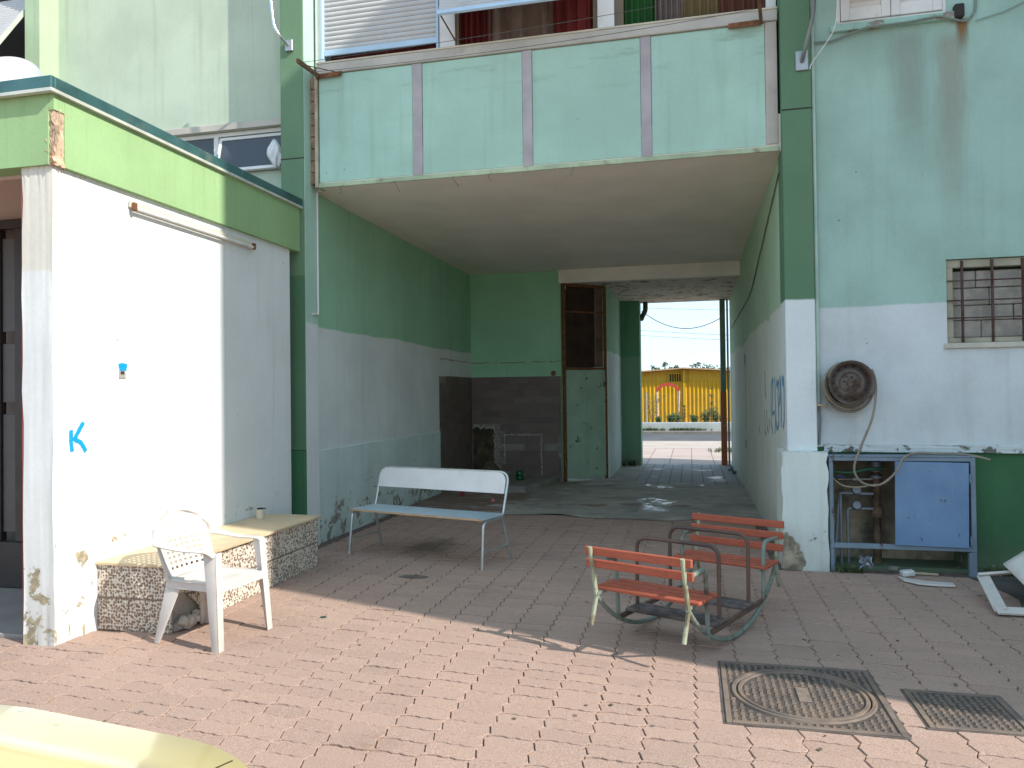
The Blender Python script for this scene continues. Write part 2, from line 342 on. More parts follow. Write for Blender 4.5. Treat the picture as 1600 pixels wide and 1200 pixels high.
def ring(inset, z):
    return [(x*(1-2*inset/PX), y*(1-2*inset/PY), z) for x, y in OUT]
NP = len(OUT)
PV = ring(GAP, -.034) + ring(GAP, -.0028) + ring(GAP+.0022, 0)
PF = [tuple(range(2*NP, 3*NP))] + [(k*NP+i, k*NP+(i+1) % NP, (k+1)*NP+(i+1) % NP, (k+1)*NP+i) for k in (0, 1) for i in range(NP)]
paver_me = bpy.data.meshes.new('paver'); paver_me.from_pydata(PV, [], PF); paver_me.materials.append(M['paver'])
paving = structure(MB().box(-8.2, 6.0, .4, 7.44, -.048, -.013).box(-4.05, .87, 7.44, 10.35, -.048, -.013).build('paving', M['joint']))
MAN = [(.137, .965, 3.85, 4.735), (1.075, 1.56, 3.985, 4.485)]
def in_view(x, y):
    v = Vector((x, y, -CAM_H)); d = v.dot(Fv)
    if d < .3: return 0
    u, w = v.dot(R2)/d*F_PX, v.dot(U2)/d*F_PX
    return 1/d**3 if abs(u) < 815 and abs(w) < 612 else 0
spots = []
ix0, ix1 = int(-8.1/PX), int(5.9/PX)
for i in range(ix0, ix1):
    for j in range(4, int(10.0/PY)):
        x, y = (i+.5)*PX, (j+.5)*PY
        if y > 7.3 and not (-3.95 < x < .78): continue
        if x < -4.02 and y > 4.2: continue
        if any(a+.02 < x < b-.02 and c+.02 < y < d-.02 for a, b, c, d in MAN): continue
        spots.append((x, y, in_view(x, y)*(0 if (x < -.95 and y < 1.5) else 1)))
spots.sort(key=lambda s: -s[2])
for x, y, s in spots[:300]:
    o = bpy.data.objects.new('paver', paver_me); COL.objects.link(o); o.parent = paving
    o.location = (x+rnd.uniform(-.0012, .0012), y+rnd.uniform(-.0012, .0012), rnd.gauss(-.001, .0019)); o.rotation_euler = (rnd.gauss(0, .013), rnd.gauss(0, .008), rnd.gauss(0, .003))
fv, ff = [], []
PV2 = PV[NP:]; PF2 = [tuple(range(NP, 2*NP))] + [(i, (i+1) % NP, NP+(i+1) % NP, NP+i) for i in range(NP)]
PVd = ring(GAP, -.02) + PV2; PFd = PF
for x, y, s in spots[300:]:
    b = len(fv); dz, tx, ty, rz = rnd.gauss(-.001, .0019), rnd.gauss(0, .013), rnd.gauss(0, .008), rnd.gauss(0, .003)
    fv += [(x+px-py*rz, y+py+px*rz, pz+dz+py*tx-px*ty) for px, py, pz in PVd]; ff += [tuple(k+b for k in f) for f in PFd]
mb = MB(); mb.v, mb.f = fv, ff
structure(mb.build('far_pavers', M['paver_far'], paving), 'stuff')

def floor_mat():
    t = NT('passage_concrete'); n1 = t.noise(1.1, 6, .6); c = t.mix(t.ramp(n1, .35, .65), (.26, .245, .215), (.40, .375, .33))
    x, y, z = t.xyz()
    red = t.math('MULTIPLY', t.ramp(t.math('ADD', x, t.math('MULTIPLY', t.noise(1.4, 4), 1.6)), -2.0, -1.7, 1, 0), t.ramp(y, 9.8, 10.2))
    red = t.math('MAXIMUM', red, t.ramp(t.noise(.9, 3, vec=t.mapped((1,1.6,1),(7,3,0))), .62, .64))
    c = t.mix(t.math('MULTIPLY', red, .8), c, (.20, .115, .085))
    sc_ = t.noise(2.5, 8, .7, vec=t.mapped((.7, 2.2, 1))); c = t.mix(t.ramp(sc_, .54, .62, 0, .8), c, (.52, .49, .44))
    # a patch of small tiles near the far opening
    br = t.n('TexBrick'); br.offset = 0; br.inputs['Scale'].default_value = 1; br.inputs['Brick Width'].default_value = .2; br.inputs['Row Height'].default_value = .2; br.inputs['Mortar Size'].default_value = .012
    br.inputs['Color1'].default_value = (.30, .30, .32, 1); br.inputs['Color2'].default_value = (.36, .35, .36, 1); br.inputs['Mortar'].default_value = (.17, .16, .15, 1); t.l(t.co(), br.inputs[0])
    tm = t.math('MULTIPLY', t.ramp(t.math('ADD', y, t.math('MULTIPLY', t.noise(1.2, 3), 2.0)), 14.6, 14.7), t.ramp(t.math('ADD', x, t.math('MULTIPLY', t.noise(1.5, 3), 1.2)), -.5, -.4))
    c = t.mix(tm, c, br.outputs[0])
    wet = t.ramp(t.noise(1.3, 5, .6, vec=t.mapped((.8, .55, 1), (2.3, 5.2, 0))), .54, .66)
    wet = t.math('MULTIPLY', wet, t.ramp(y, 9.9, 11.0)); wet = t.math('MULTIPLY', wet, t.ramp(x, -2.0, -1.0))
    c = t.mix(t.math('MULTIPLY', wet, .8), c, t.mix(1.0, c, (.42, .42, .42), 'MULTIPLY'))
    t.bump(t.math('MULTIPLY', t.noise(30, 5), t.ramp(wet, 0, 1, 1, .12)), .5, .006)
    return t.fin(c, t.ramp(wet, 0, 1, .8, .2))
M['floor'] = floor_mat()
def floor_fn(u, v):
    x, y = -4.06+4.94*u, 9.86+7.6*v
    return (x, y + (.12*math.sin(x*2.3)+.07*math.sin(x*6.1))*max(0, 1-v*12), .008+.003*math.sin(x*3.1+y)*math.sin(y*1.7))
structure(MB().grid(floor_fn, 40, 40).build('passage_floor', M['floor'], smooth=True))

# ------------------------------------------------------------------ apartment building
YF, YU, YR, XL, XR, ZC = 7.38, 7.65, 7.45, -4.04, .86, 3.88
HB = 10.5
bld = thing('apartment_building', 'pale green apartment building with a balcony over an open passage', 'building', (-1.6, 7.4, 0))
W_L = (-5.98, -4.28, 4.16, 4.66)          # window strip above the extension
mb = MB()
for x0, x1, z0, z1 in wall_cells(-7.4, -4.28, 3.0, HB, [W_L]): mb.box(x0, x1, YU, YU+.25, z0, z1)
mb.box(-16, -7.62, YU+.0, YU+.25, 7.2, HB).box(-16, -9.4, YU, YU+.25, 3, 7.2).box(-9.4, -7.62, YU, YU+.25, 3, 4.9)
mb.build('upper_wall', M['upper_left'], bld)
MB().box(-7.62, -7.4, YF, YU+.2, 3.0, HB).build('column', M['column_far_left'], bld, bevel=.006)
# beige lintel strip over the strip window
MB().box(-6.02, -4.285, YU-.045, YU, 4.655, 4.73).build('window_lintel', M['rail'], bld, bevel=.004)
win = MB().box(-5.98, -4.28, YU+.03, YU+.09, 4.16, 4.20).box(-5.98, -4.28, YU+.03, YU+.09, 4.61, 4.655).box(-5.30, -5.24, YU+.03, YU+.09, 4.20, 4.61).box(-5.98, -5.93, YU+.03, YU+.09, 4.2, 4.61).build('strip_window', M['white_paint'], bld, bevel=.003)
MB().box(-5.93, -5.30, YU+.055, YU+.063, 4.2, 4.61).build('pane', M['glass'], win)
rot = Matrix.Rotation(R(-14), 3, 'X')
MB().obox((-4.79, YU-.005, 4.38), (.80, .012, .37), rot).build('pane', M['glass'], win)
mb = MB(); c0 = Vector((-4.79, YU-.005, 4.38))
for dx, dz, sx, sz in ((0, .2, .86, .035), (0, -.2, .86, .035), (-.415, 0, .035, .37)): mb.obox(c0 + rot @ Vector((dx, 0, dz)), (sx, .035, sz), rot)
mb.build('tilted_sash', M['white_paint'], win)
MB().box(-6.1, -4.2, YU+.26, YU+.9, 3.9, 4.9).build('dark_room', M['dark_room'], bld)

# left column with its base
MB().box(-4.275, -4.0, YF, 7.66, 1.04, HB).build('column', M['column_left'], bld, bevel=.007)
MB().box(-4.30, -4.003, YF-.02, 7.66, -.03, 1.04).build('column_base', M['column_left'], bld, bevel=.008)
MB().box(-4.0, -3.996, 7.385, 7.66, -.03, HB-.1).build('column_side', M['column_left_side'], bld)
MB().box(-4.276, -3.999, YF-.0015, YF+.003, 4.175, 4.187).build('construction_joint', M['dark_room'], bld)
# right column with its base
MB().box(XR, 1.12, YF, 7.75, 1.06, HB).build('column', M['column_right'], bld, bevel=.007)
MB().box(XR-.001, 1.1205, YF-.0015, YF+.003, 4.208, 4.222).build('construction_joint', M['dark_room'], bld)
# base: slightly irregular block with a broken foot
def rough_block(x0, x1, y0, y1, z0, z1, n=10, amp=.006, bite=None):
    bm = bmesh.new(); bmesh.ops.create_cube(bm, size=1)
    bmesh.ops.subdivide_edges(bm, edges=bm.edges, cuts=n, use_grid_fill=True); r_ = random.Random(int(x0*100)+3)
    for v in bm.verts:
        e = sum(abs(abs(c)-.5) < 1e-4 for c in v.co)
        p = Vector((x0+(v.co.x+.5)*(x1-x0), y0+(v.co.y+.5)*(y1-y0), z0+(v.co.z+.5)*(z1-z0)))
        k = amp*(2.2 if e > 1 else .7); p += Vector((r_.uniform(-k, k), r_.uniform(-k, k), r_.uniform(-k, k)))
        if bite: p = bite(p)
        v.co = p
    return bm
def bm_obj(bm, name, mat, parent, smooth=True):
    me = bpy.data.meshes.new(name); bmesh.ops.recalc_face_normals(bm, faces=bm.faces); bm.to_mesh(me); bm.free(); me.materials.append(mat)
    if smooth: me.shade_smooth(); me.set_sharp_from_angle(angle=R(35))
    return link(bpy.data.objects.new(name, me), parent)
def bite_right(p):
    d = math.hypot((p.x-.83)/.17, (p.z-.1)/.27)
    if p.y < 7.36 and d < 1: p.y += .05*(1-d)**.5
    return p
bm_obj(rough_block(.80, 1.182, 7.275, 7.75, -.03, 1.06, 12, .005, bite_right), 'column_base', M['column_right_base'], bld)
_br = random.Random(44); _o = [(.79,.0),(.85,.0),(.93,.0),(.99,.0),(1.01,.05),(.985,.09),(.965,.12),(.975,.16),(.94,.18),(.935,.23),(.905,.25),(.89,.29),(.85,.30),(.835,.335),(.80,.34)]
_vs = [(x+_br.uniform(-.01,.01), 7.283+_br.uniform(0,.012), z+_br.uniform(-.006,.006)) for x, z in _o]; _in = [(.87+(x-.87)*.6, 7.272+_br.uniform(-.010,.014), .13+(z-.13)*.6) for x, y, z in _vs]; _n = len(_vs)
MB().add(_vs+_in+[(.87,7.268,.13)]+[(x,7.33,z) for x,y,z in _vs], [(i,(i+1)%_n,_n+(i+1)%_n,_n+i) for i in range(_n)]+[(_n+i,_n+(i+1)%_n,2*_n) for i in range(_n)]+[(2*_n+1+i,2*_n+1+(i+1)%_n,(i+1)%_n,i) for i in range(_n)]).build('broken_cement', plain('crumbling_cement', (.34, .29, .21), .95, 0, .35, 9, 1.0, 30, dirt=(.2, .17, .12), dscale=8, dthr=(.45,.65)), bld)

# right wall: window and pipe-niche openings
WIN_R = (2.23, 3.55, 2.02, 2.77); SHUT = (1.36, 2.27, 4.97, 6.35); NICHE = (1.215, 2.36, .02, 1.02)
mb = MB()
for x0, x1, z0, z1 in wall_cells(1.12, 5.98, 1.10, HB, [WIN_R, SHUT]): mb.box(x0, x1, YR, YR+.3, z0, z1)
mb.build('facade_wall', M['right_wall'], bld)
mb = MB()
for x0, x1, z0, z1 in wall_cells(1.12, 5.98, -.03, 1.10, [NICHE]): mb.box(x0, x1, YR+.012, YR+.4, z0, z1)
mb.build('wall_base', M['right_base'], bld)
def ledge_fn():
    bm = rough_block(1.185, 5.98, YR-.028, YR+.02, 1.055, 1.118, 26, .0035); return bm
bm_obj(ledge_fn(), 'wall_ledge', wall_paint('ledge_paint', [((.66, .72, .72), 9)], chips=.56, chip_base=.56, chip_z=(0, 1), streak=.3, seed=21, chip_col=(.2, .19, .17)), bld)
niche = MB().box(1.16, 2.42, 7.83, 7.9, -.03, 1.1).box(1.15, 1.2145, YR+.02, 7.83, -.03, 1.1).box(2.3605, 2.42, YR+.02, 7.83, -.03, 1.1).box(1.2, 2.4, YR+.02, 7.83, 1.021, 1.09).build('pipe_niche', plain('niche_plaster', (.34, .27, .18), .95, 0, .4, 4, .6, 40, dirt=(.13, .11, .09), dscale=3, dthr=(.45, .7)), bld)
# window blocked up with concrete blocks
wr = MB().box(2.235, 3.545, YR+.025, YR+.105, 2.695, 2.765).box(2.235, 2.29, YR+.025, YR+.105, 2.07, 2.695).box(3.49, 3.545, YR+.025, YR+.105, 2.07, 2.695).box(2.235, 3.545, YR+.025, YR+.105, 2.025, 2.07).build('blocked_window', plain('beige_window_frame', (.36, .34, .25), .8, 0, .2, 4, .3, dirt=(.25, .23, .18)), bld, bevel=.004)
MB().box(2.20, 3.6, YR-.028, YR+.024, 1.975, 2.022).build('window_sill', plain('beige_sill', (.52, .49, .41), .8, 0, .12, 4, .3), wr, bevel=.005)
br_ = random.Random(5); z = 2.072
for k, (hh, offs) in enumerate(((.155, -.12), (.135, -.3), (.155, -.05), (.155, -.2))):
    x = 2.292+offs
    while x < 3.49:
        w = .40 if k % 2 else .36; a, b = max(x, 2.292), min(x+w, 3.488)
        if b-a > .03: MB().box(a+.003, b-.003, YR+.085+br_.uniform(-.008, .008), YR+.2, z+.004, min(z+hh, 2.693)-.002).build('concrete_block', M['block'], wr, bevel=.006)
        x += w
    z += hh
gm = rusty('rusty_bar', (.075, .04, .032), rust=(.085, .04, .028), amt=(.4, .6))
for x in (2.36, 2.60, 2.84, 3.08, 3.32): MB().box(x-.010, x+.010, YR+.008, YR+.022, 2.03, 2.755).build('grille_bar', gm, wr)
for z in (2.245, 2.40, 2.575): MB().box(2.2305, 3.55, YR-.002, YR+.0075, z-.006, z+.006).build('grille_bar', gm, wr)
# white louvred shutters
sh = MB().box(1.36, 2.27, YR+.0, YR+.06, 4.97, 5.0).box(1.36, 1.39, YR, YR+.06, 5.0, 6.35).box(2.24, 2.27, YR, YR+.06, 5.0, 6.35).build('window_shutters', M['white_paint'], bld, bevel=.004)
for a, b in ((1.395, 1.812), (1.818, 2.235)):
    lf = MB().box(a, a+.075, YR-.015, YR+.03, 5.005, 6.35).box(b-.075, b, YR-.015, YR+.03, 5.005, 6.35).box(a+.0755, b-.0755, YR-.013, YR+.028, 5.005, 5.115).build('shutter_leaf', M['white_paint'], sh, bevel=.004)
    for k in range(22): MB().obox(((a+b)/2, YR+.008, 5.142+k*.055), (b-a-.155, .006, .052), Matrix.Rotation(R(35), 3, 'X')).build('louvre', M['white_paint'], sh)
MB().box(1.3, 2.33, YR-.05, YR+.02, 4.90, 4.965).build('window_sill', wall_paint('sill_paint', [((.38, .60, .52), 9)], chips=.55, chip_base=.55, seed=23), bld, bevel=.006)
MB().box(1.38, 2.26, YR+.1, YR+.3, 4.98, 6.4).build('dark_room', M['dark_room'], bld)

# passage: side walls, ceilings, back wall, far walls
mb = MB().box(XL-.3, XL, 7.66, 13.95, 1.0, ZC+.1); mb.build('passage_wall', M['passage_left'], bld)
lowf = MB().box(XL-.3, XL+.018, 7.69, 11.9, -.03, 1.02).build('passage_wall_base', M['passage_left_low'], bld, bevel=.006)
MB().box(XR, 1.11, 7.75, 17.45, -.03, ZC+.1).build('passage_wall', M['passage_right'], bld)
MB().box(XL-.2, -2.31, 13.8, 13.95, -.03, ZC+.1).build('back_wall', M['back_wall'], bld)
MB().box(-3.87, XR+.1, 7.505, 13.69, ZC, ZC+.35).build('ceiling', M['ceiling'], bld)
MB().box(-3.87, -2.331, 13.691, 13.81, ZC, ZC+.35).build('ceiling', M['ceiling'], bld)
MB().box(XL-.1, -3.871, 7.667, 13.81, ZC+.004, ZC+.35).build('ceiling', M['ceiling'], bld)
MB().box(-2.33, XR+.1, 13.69, 13.79, 3.635, ZC+.3).build('ceiling_beam', plain('white_beam_paint', (.86, .81, .74), .9, 0, .06, 2, .2), bld, bevel=.006)
MB().box(-2.33, XR+.3, 13.79, 17.45, 3.64, 3.9).build('ceiling', wall_paint('rear_ceiling_plaster', [((.62, .56, .49), 9)], chips=.5, chip_base=.56, chip_z=(0, 3.7), chip_col=(.3, .25, .2), streak=0, seed=24), bld)
dA, dB = Vector((-2.26, 13.72, 0)), Vector((-1.56, 14.37, 0)); dd = (dB-dA).normalized(); dn = Vector((dd.y, -dd.x, 0))
MB().prism([(-1.50,14.36),(-1.50,16.97),(-1.8,16.97),(-1.8,14.36)], -.03, 3.7).build('inner_wall', M['inner_wall'], bld)
MB().box(-1.8, -1.08, 16.95, 17.45, -.03, 3.7).build('end_wall', M['end_wall'], bld, bevel=.006)
MB().box(-2.6, -1.7, 14.9, 15.0, -.03, 3.7).build('store_room_wall', M['dark_room'], bld)
# rest of the block above, behind and beside (roof, rear wall)
MB().box(-16, 5.98, 7.94, 13.7, HB-.05, HB+.15).build('roof', M['cement'], bld)
MB().box(-16, 16, 13.45, 13.69, 4.24, HB-.06).box(-16, -4.4, 13.45, 13.69, -.03, 4.24).box(1.12, 16, 13.45, 13.69, -.03, 4.24).build('rear_wall', M['upper_left'], bld)
MB().box(-3.99, .855, 7.9, 8.1, 6.6, HB-.06).build('upper_front_wall', M['upper_left'], bld)
MB().box(-3.99, .855, 7.52, 9.5, 6.58, 6.75).build('upper_balcony_slab', M['ceiling'], bld)

# brown wall tiles in the corner, laid course by course, each its own piece
def tile_mat():
    t = NT('brown_wall_tile'); rn = t.n('ObjectInfo').outputs['Random']; pos = t.n('NewGeometry').outputs['Position']
    c = t.mix(t.ramp(rn, 0, 1, smooth=False), (.125, .092, .078), (.175, .13, .11)); c = t.mix(t.ramp(t.noise(3, 6, .65, vec=pos), .5, .75, 0, .6), c, (.16, .135, .115))
    return t.fin(c, t.ramp(t.noise(5, 3, vec=pos), .3, .7, .45, .65))
M['tile'] = tile_mat()
grout = plain('pale_grout', (.25, .225, .19), .95, 0, .2, 5, .3)
tw = MB().box(XL, XL+.006, 11.9, 13.8, -.02, 1.93).box(XL, -2.31, 13.794, 13.8, -.02, 1.93).build('tiled_corner', grout, bld)
TH, TWD = .1253, .365
hole_b = [(-4.2, -3.60, .06, 1.02)]
tr = random.Random(3); nt = 0
for r_ in range(15):
    z0 = .06+r_*TH; sh_ = (TWD*.5 if r_ % 2 else 0) + tr.choice((0, 0, .09))
    for wallk in (0, 1):
        s0, s1 = (11.905, 13.785) if wallk == 0 else (XL+.012, -2.335)
        x = s0-sh_
        while x < s1:
            a, b = max(x, s0), min(x+TWD, s1); cx = (a+b)/2
            if b-a > .02:
                skip = False
                if wallk == 1 and (cx < -3.42 and z0 < .98): skip = (a < -3.5)
                if wallk == 1 and (-2.55 < cx and r_ in (2, 3, 4, 5) and tr.random() < .6): skip = True
                if wallk == 1 and r_ == 4 and -3.5 < cx < -3.1: skip = True
                if wallk == 0 and r_ == 14 and tr.random() < .15: skip = True
                if skip: x += TWD; continue
                d = .012+tr.uniform(-.0012, .0012)
                q = MB().box(XL+.0055, XL+d, a+.0022, b-.0022, z0+.0015, z0+TH-.0015) if wallk == 0 else MB().box(a+.0022, b-.0022, 13.8-d, 13.7945, z0+.0015, z0+TH-.0015)
                q.build('tile', M['tile'], tw, bevel=.0015); nt += 1
            x += TWD
# broken opening in the tiles with rubble, paint scars, plaster outline of a removed counter
mb = MB(); r_ = random.Random(9)
for k in range(26):
    t = k/25; z = .12+.86*t
    for x in (-3.60, -3.53) if k % 2 else (-3.58,): mb.obox((x+r_.uniform(-.02, .02), 13.785, z), (.028*r_.uniform(.4, 1.3), .022, .028), Matrix.Rotation(r_.uniform(0, 3), 3, 'Y'))
for k in range(12): mb.obox((-4.0+k*.035, 13.785, 1.0+r_.uniform(-.02, .03)), (.035, .03, .035), Matrix.Rotation(r_.uniform(0, 3), 3, 'Y'))
structure(mb.build('broken_plaster_edge', plain('white_plaster', (.42, .39, .33), .95, 0, .2, 8, .5), tw), 'stuff')
MB().box(-4.02, -3.60, 13.7935, 13.7995, .02, 1.0).build('dark_recess_sheet', plain('dark_brown_plaster', (.07, .052, .03), .95, 0, .5, 6, .6, 30, dirt=(.16, .12, .07), dscale=7), tw)  # flat dark brown sheet across the untiled opening
mb = MB(); r_ = random.Random(12)
def crumbs(a, b, n, s):
    for k in range(n):
        p = Vector(a).lerp(Vector(b), k/(n-1)); mb.obox(p+Vector((r_.uniform(-.01, .01), 0, r_.uniform(-.01, .01))), (s*r_.uniform(.5, 1.2), .006, s*r_.uniform(.5, 1.2)), Matrix.Rotation(r_.uniform(0, 3), 3, 'Y'))
crumbs((-3.40, 13.785, .86), (-2.72, 13.785, .86), 44, .02); crumbs((-3.40, 13.785, .86), (-3.40, 13.785, .45), 24, .018); crumbs((-2.70, 13.785, .86), (-2.70, 13.785, .10), 44, .02)
structure(mb.build('mortar_line', plain('old_mortar', (.52, .5, .45), .95, 0, .2, 8, .4), tw), 'stuff')
mb = MB(); r_ = random.Random(14)
for k in range(30):
    x = XL+.02+k*.058
    if r_.random() < .8: mb.obox((x, 13.797, 2.21+r_.uniform(-.008, .008)), (.055*r_.uniform(.5, 1), .005, .02), Matrix.Rotation(r_.uniform(-.2, .2), 3, 'Y'))
for k in range(16): mb.obox((XL+.003, 12.0+k*.11, 2.22+r_.uniform(-.01, .01)), (.005, .09*r_.uniform(.3, 1), .02), Matrix.Identity(3))
structure(mb.build('chipped_paint_line', M['brick_raw'], tw), 'stuff')
mb = MB().lathe([(.0, 0), (.045, 0), (.05, -.012), (.03, -.014), (.0, -.013)], (-2.46, 13.8, 1.99), (0, 1, 0), 16); mb.build('drain_stub', M['rust'], tw)
# low concrete platform in the corner
MB().prism([(XL+.001, 12.15), (-3.2, 12.05), (-2.66, 12.12), (-2.50, 12.55), (-2.36, 13.793), (XL+.001, 13.793)], -.02, .11).build('concrete_platform', plain('platform_screed', (.25, .235, .205), .7, 0, .2, 3, .4, 40, dirt=(.14, .12, .1), dscale=4), bld, bevel=.012)

# double metal door with a dark sheet above, in a splayed frame
door = MB()
def dp(s, o, z): return dA + dd*s + dn*o + Vector((0, 0, z))
DL = (dB-dA).length; dm = Matrix((dd, -dn, Vector((0,0,1)))).transposed()
mg = rusty('mint_door_paint', (.40, .57, .43), rust=(.13, .07, .035), amt=(.60, .66), scale=5.5, rough=.6)
fr = MB()
for s in (.015, DL-.015): fr.obox(dp(s, 0, 1.83), (.04, .06, 3.66), dm)
fr.obox(dp(DL/2, 0, 2.075), (DL-.08, .05, .04), dm).obox(dp(DL/2, 0, 3.615), (DL-.08, .06, .05), dm)
fr = fr.build('door_frame', M['rust'], bld)
for k in (0, 1):
    s0 = .04+k*(DL-.08)/2; s1 = s0+(DL-.08)/2-.006; sm = (s0+s1)/2; wd = s1-s0
    lf = MB().obox(dp(sm, .015, 1.05), (wd, .02, 1.98), dm).build('door_leaf', mg, fr)
    for z0, z1 in ((.09, 1.02), (1.06, 2.03)):
        q = MB()
        for ss, zz, w_, h_ in ((sm, z0, wd, .03), (sm, z1, wd, .03), (s0+.015, (z0+z1)/2, .03, z1-z0-.035), (s1-.015, (z0+z1)/2, .03, z1-z0-.035)): q.obox(dp(ss, .0325, zz), (w_-.002, .014, h_), dm)
        q.build('door_rail', mg, fr)
MB().obox(dp(DL*.41, .0, 2.845), (DL*.66, .015, 1.48), dm).build('dark_sheet', M['dark_wood'], fr)
MB().obox(dp(DL*.85, -.01, 2.845), (DL*.18, .015, 1.48), dm).build('side_sheet', plain('brown_hardboard', (.15, .09, .06), .8, 0, .3, 4, .2), fr)
MB().obox(dp(DL*.5, .03, 3.12), (DL-.1, .02, .03), dm).build('crossbar', M['rust'], fr)

# ------------------------------------------------------------------ balcony and its openings
YB = 7.5
bal = MB().box(-3.885, .84, YB+.014, YB+.12, 3.885, 5.13).build('balcony_parapet', M['balcony_panel'], bld)
xs = [-3.88, -2.803, -2.696, -1.618, -1.519, -.431, -.332, .732]
for a, b in ((0, 1), (2, 3), (4, 5), (6, 7)): MB().box(xs[a]+.003, xs[b]-.003, YB, YB+.014, 3.935, 5.10).build('parapet_panel', M['balcony_panel'], bal, bevel=.003)
for a, b in ((1, 2), (3, 4), (5, 6)): MB().box(xs[a], xs[b], YB-.008, YB+.013, 3.925, 5.105).build('cover_strip', M['strip'], bal, bevel=.003)
MB().box(.732, .838, YB-.008, YB+.013, 3.945, 5.105).build('cover_strip', M['rail'], bal, bevel=.003)
MB().box(-3.888, .842, YB-.012, YB+.0135, 3.876, 3.924).build('bottom_trim', M['trim'], bal, bevel=.004)
MB().box(-3.90, .846, YB-.022, YB+.13, 5.108, 5.215).build('top_rail', M['rail'], bal, bevel=.006)
MB().box(-3.90, .846, YB-.024, YB+.14, 5.216, 5.236).build('rail_cap', plain('beige_rail_cap', (.55, .48, .36), .6, 0, .1, 3, .1), bal, bevel=.003)
MB().box(-3.925, -3.89, YB-.018, YB+.15, 3.88, 5.1).build('end_trim', plain('cream_end_trim', (.5, .46, .34), .7, 0, .2, 3, .2, dirt=(.2, .13, .08)), bal, bevel=.003)
mb = MB(); r_ = random.Random(21)
for k in range(9): mb.box(-3.994, -3.93, YB+.02+r_.uniform(-.008, .008), YB+.11, 3.93+k*.13, 3.93+k*.13+.122)
mb.build('exposed_brick', M['brick_raw'], bal, bevel=.004)
MB().box(-3.99, .855, 7.66, 7.7, 5.1, 5.24).build('window_sill_beam', M['rail'], bld)
# glazed opening frame: posts between the bays
for a, b in ((-3.97, -3.90), (-2.535, -2.36), (-.86, -.69), (.76, .85)): MB().box(a, b, 7.60, 7.70, 5.238, 6.6).build('window_post', M['white_paint'], bld, bevel=.004)
for a, b in ((-2.358, -2.325), (-.905, -.862), (-.688, -.60)): MB().box(a, b, 7.62, 7.69, 5.238, 6.6).build('frame_jamb', plain('brown_frame', (.16, .12, .07), .6, 0, .2, 4, .1), bld)
rs = MB().box(-3.87, -2.567, 7.615, 7.64, 5.36, 5.424).build('roller_shutter', M['shutter_blue'], bld, bevel=.004)
for a, b in ((-3.90, -3.872), (-2.565, -2.54)): MB().box(a, b, 7.585, 7.66, 5.238, 6.6).build('guide_rail', M['shutter_blue'], rs, bevel=.003)
def slat_mesh(x0, x1, y, z, h, tilt=0):
    def fn(u, v): return (x0+(x1-x0)*u, y-.011*math.sin(math.pi*v)**.7, z+h*v)
    return MB().grid(fn, 1, 6)
for k in range(22): slat_mesh(-3.87, -2.567, 7.635, 5.425+k*.0535, .051).build('slat', M['shutter_slat'], rs, smooth=True)
# tilted roller shutter propped outwards
tA = Vector((-2.42, 7.2, 5.45)); up = Vector((0, .55, .84)).normalized()
tsb = MB().beam(tA, tA+Vector((1.5, 0, 0)), .03, .06, up).build('tilted_shutter', M['shutter_blue'], bld, bevel=.004)
tn = Vector((0, -.84, .55))
for k in range(14):
    q = tA+up*(.035+k*.055); x1 = Vector((1.5, 0, 0)); md = q+up*.026+tn*.011; e = q+up*.052
    MB().add([q, q+x1, md+x1, md, e+x1, e], [(0,1,2,3),(3,2,4,5)]).build('slat', M['shutter_slat'], tsb)
MB().tube([(-2.36, 7.62, 5.35), (-2.41, 7.21, 5.47)], .008).build('prop_arm', M['rust'], bld)
# curtains behind the opening
def curtain(name, x0, x1, col, y=7.72, z0=5.2, z1=6.6, folds=5, amp=.03, seed=0, swag=False):
    r_ = random.Random(seed); ph = r_.uniform(0, 6)
    def fn(u, v):
        a = amp*(1.1-.5*v); w = math.sin(u*folds*6.283+ph)+.4*math.sin(u*folds*13+ph*2)
        return (x0+(x1-x0)*u, y+a*w+(.04*math.sin(math.pi*((u*folds/2) % 1))*v if swag else 0), z0+(z1-z0)*v)
    return MB().grid(fn, 60, 8).build(name, plain(name+'_cloth_%d' % seed, col, .95, 0, .2, 3, .4, 300), bld, smooth=True, angle=180)
curtain('curtain', -3.87, -2.55, (.16, .03, .03), seed=1, y=7.74)
curtain('curtain', -2.33, -1.98, (.17, .022, .02), seed=2); curtain('curtain', -2.05, -1.30, (.20, .145, .115), folds=3, amp=.04, seed=3, y=7.70, swag=True)
curtain('curtain', -1.45, -.90, (.19, .025, .022), seed=4); curtain('curtain', -.60, -.27, (.02, .095, .02), seed=5); curtain('curtain', -.29, -.02, (.19, .15, .125), seed=6, y=7.70)
curtain('curtain', -.05, .35, (.17, .12, .05), seed=7); curtain('curtain', .3, .80, (.11, .035, .02), seed=8)
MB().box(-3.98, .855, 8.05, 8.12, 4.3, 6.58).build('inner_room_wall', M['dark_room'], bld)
# hooks and loose wires under the balcony edge
mb = MB(); r_ = random.Random(4)
for x in (-3.60, -3.02, -2.36, -1.95, -1.1): 
    p = Vector((x, YB-.018, 3.885)); pts = [p]
    for k in range(5): p = p + Vector((r_.uniform(-.025, .025), r_.uniform(-.006, .006), -r_.uniform(.01, .035))); pts.append(p)
    mb.tube(pts, .0025, 5)
structure(mb.build('loose_wires', M['rust'], bal), 'stuff')
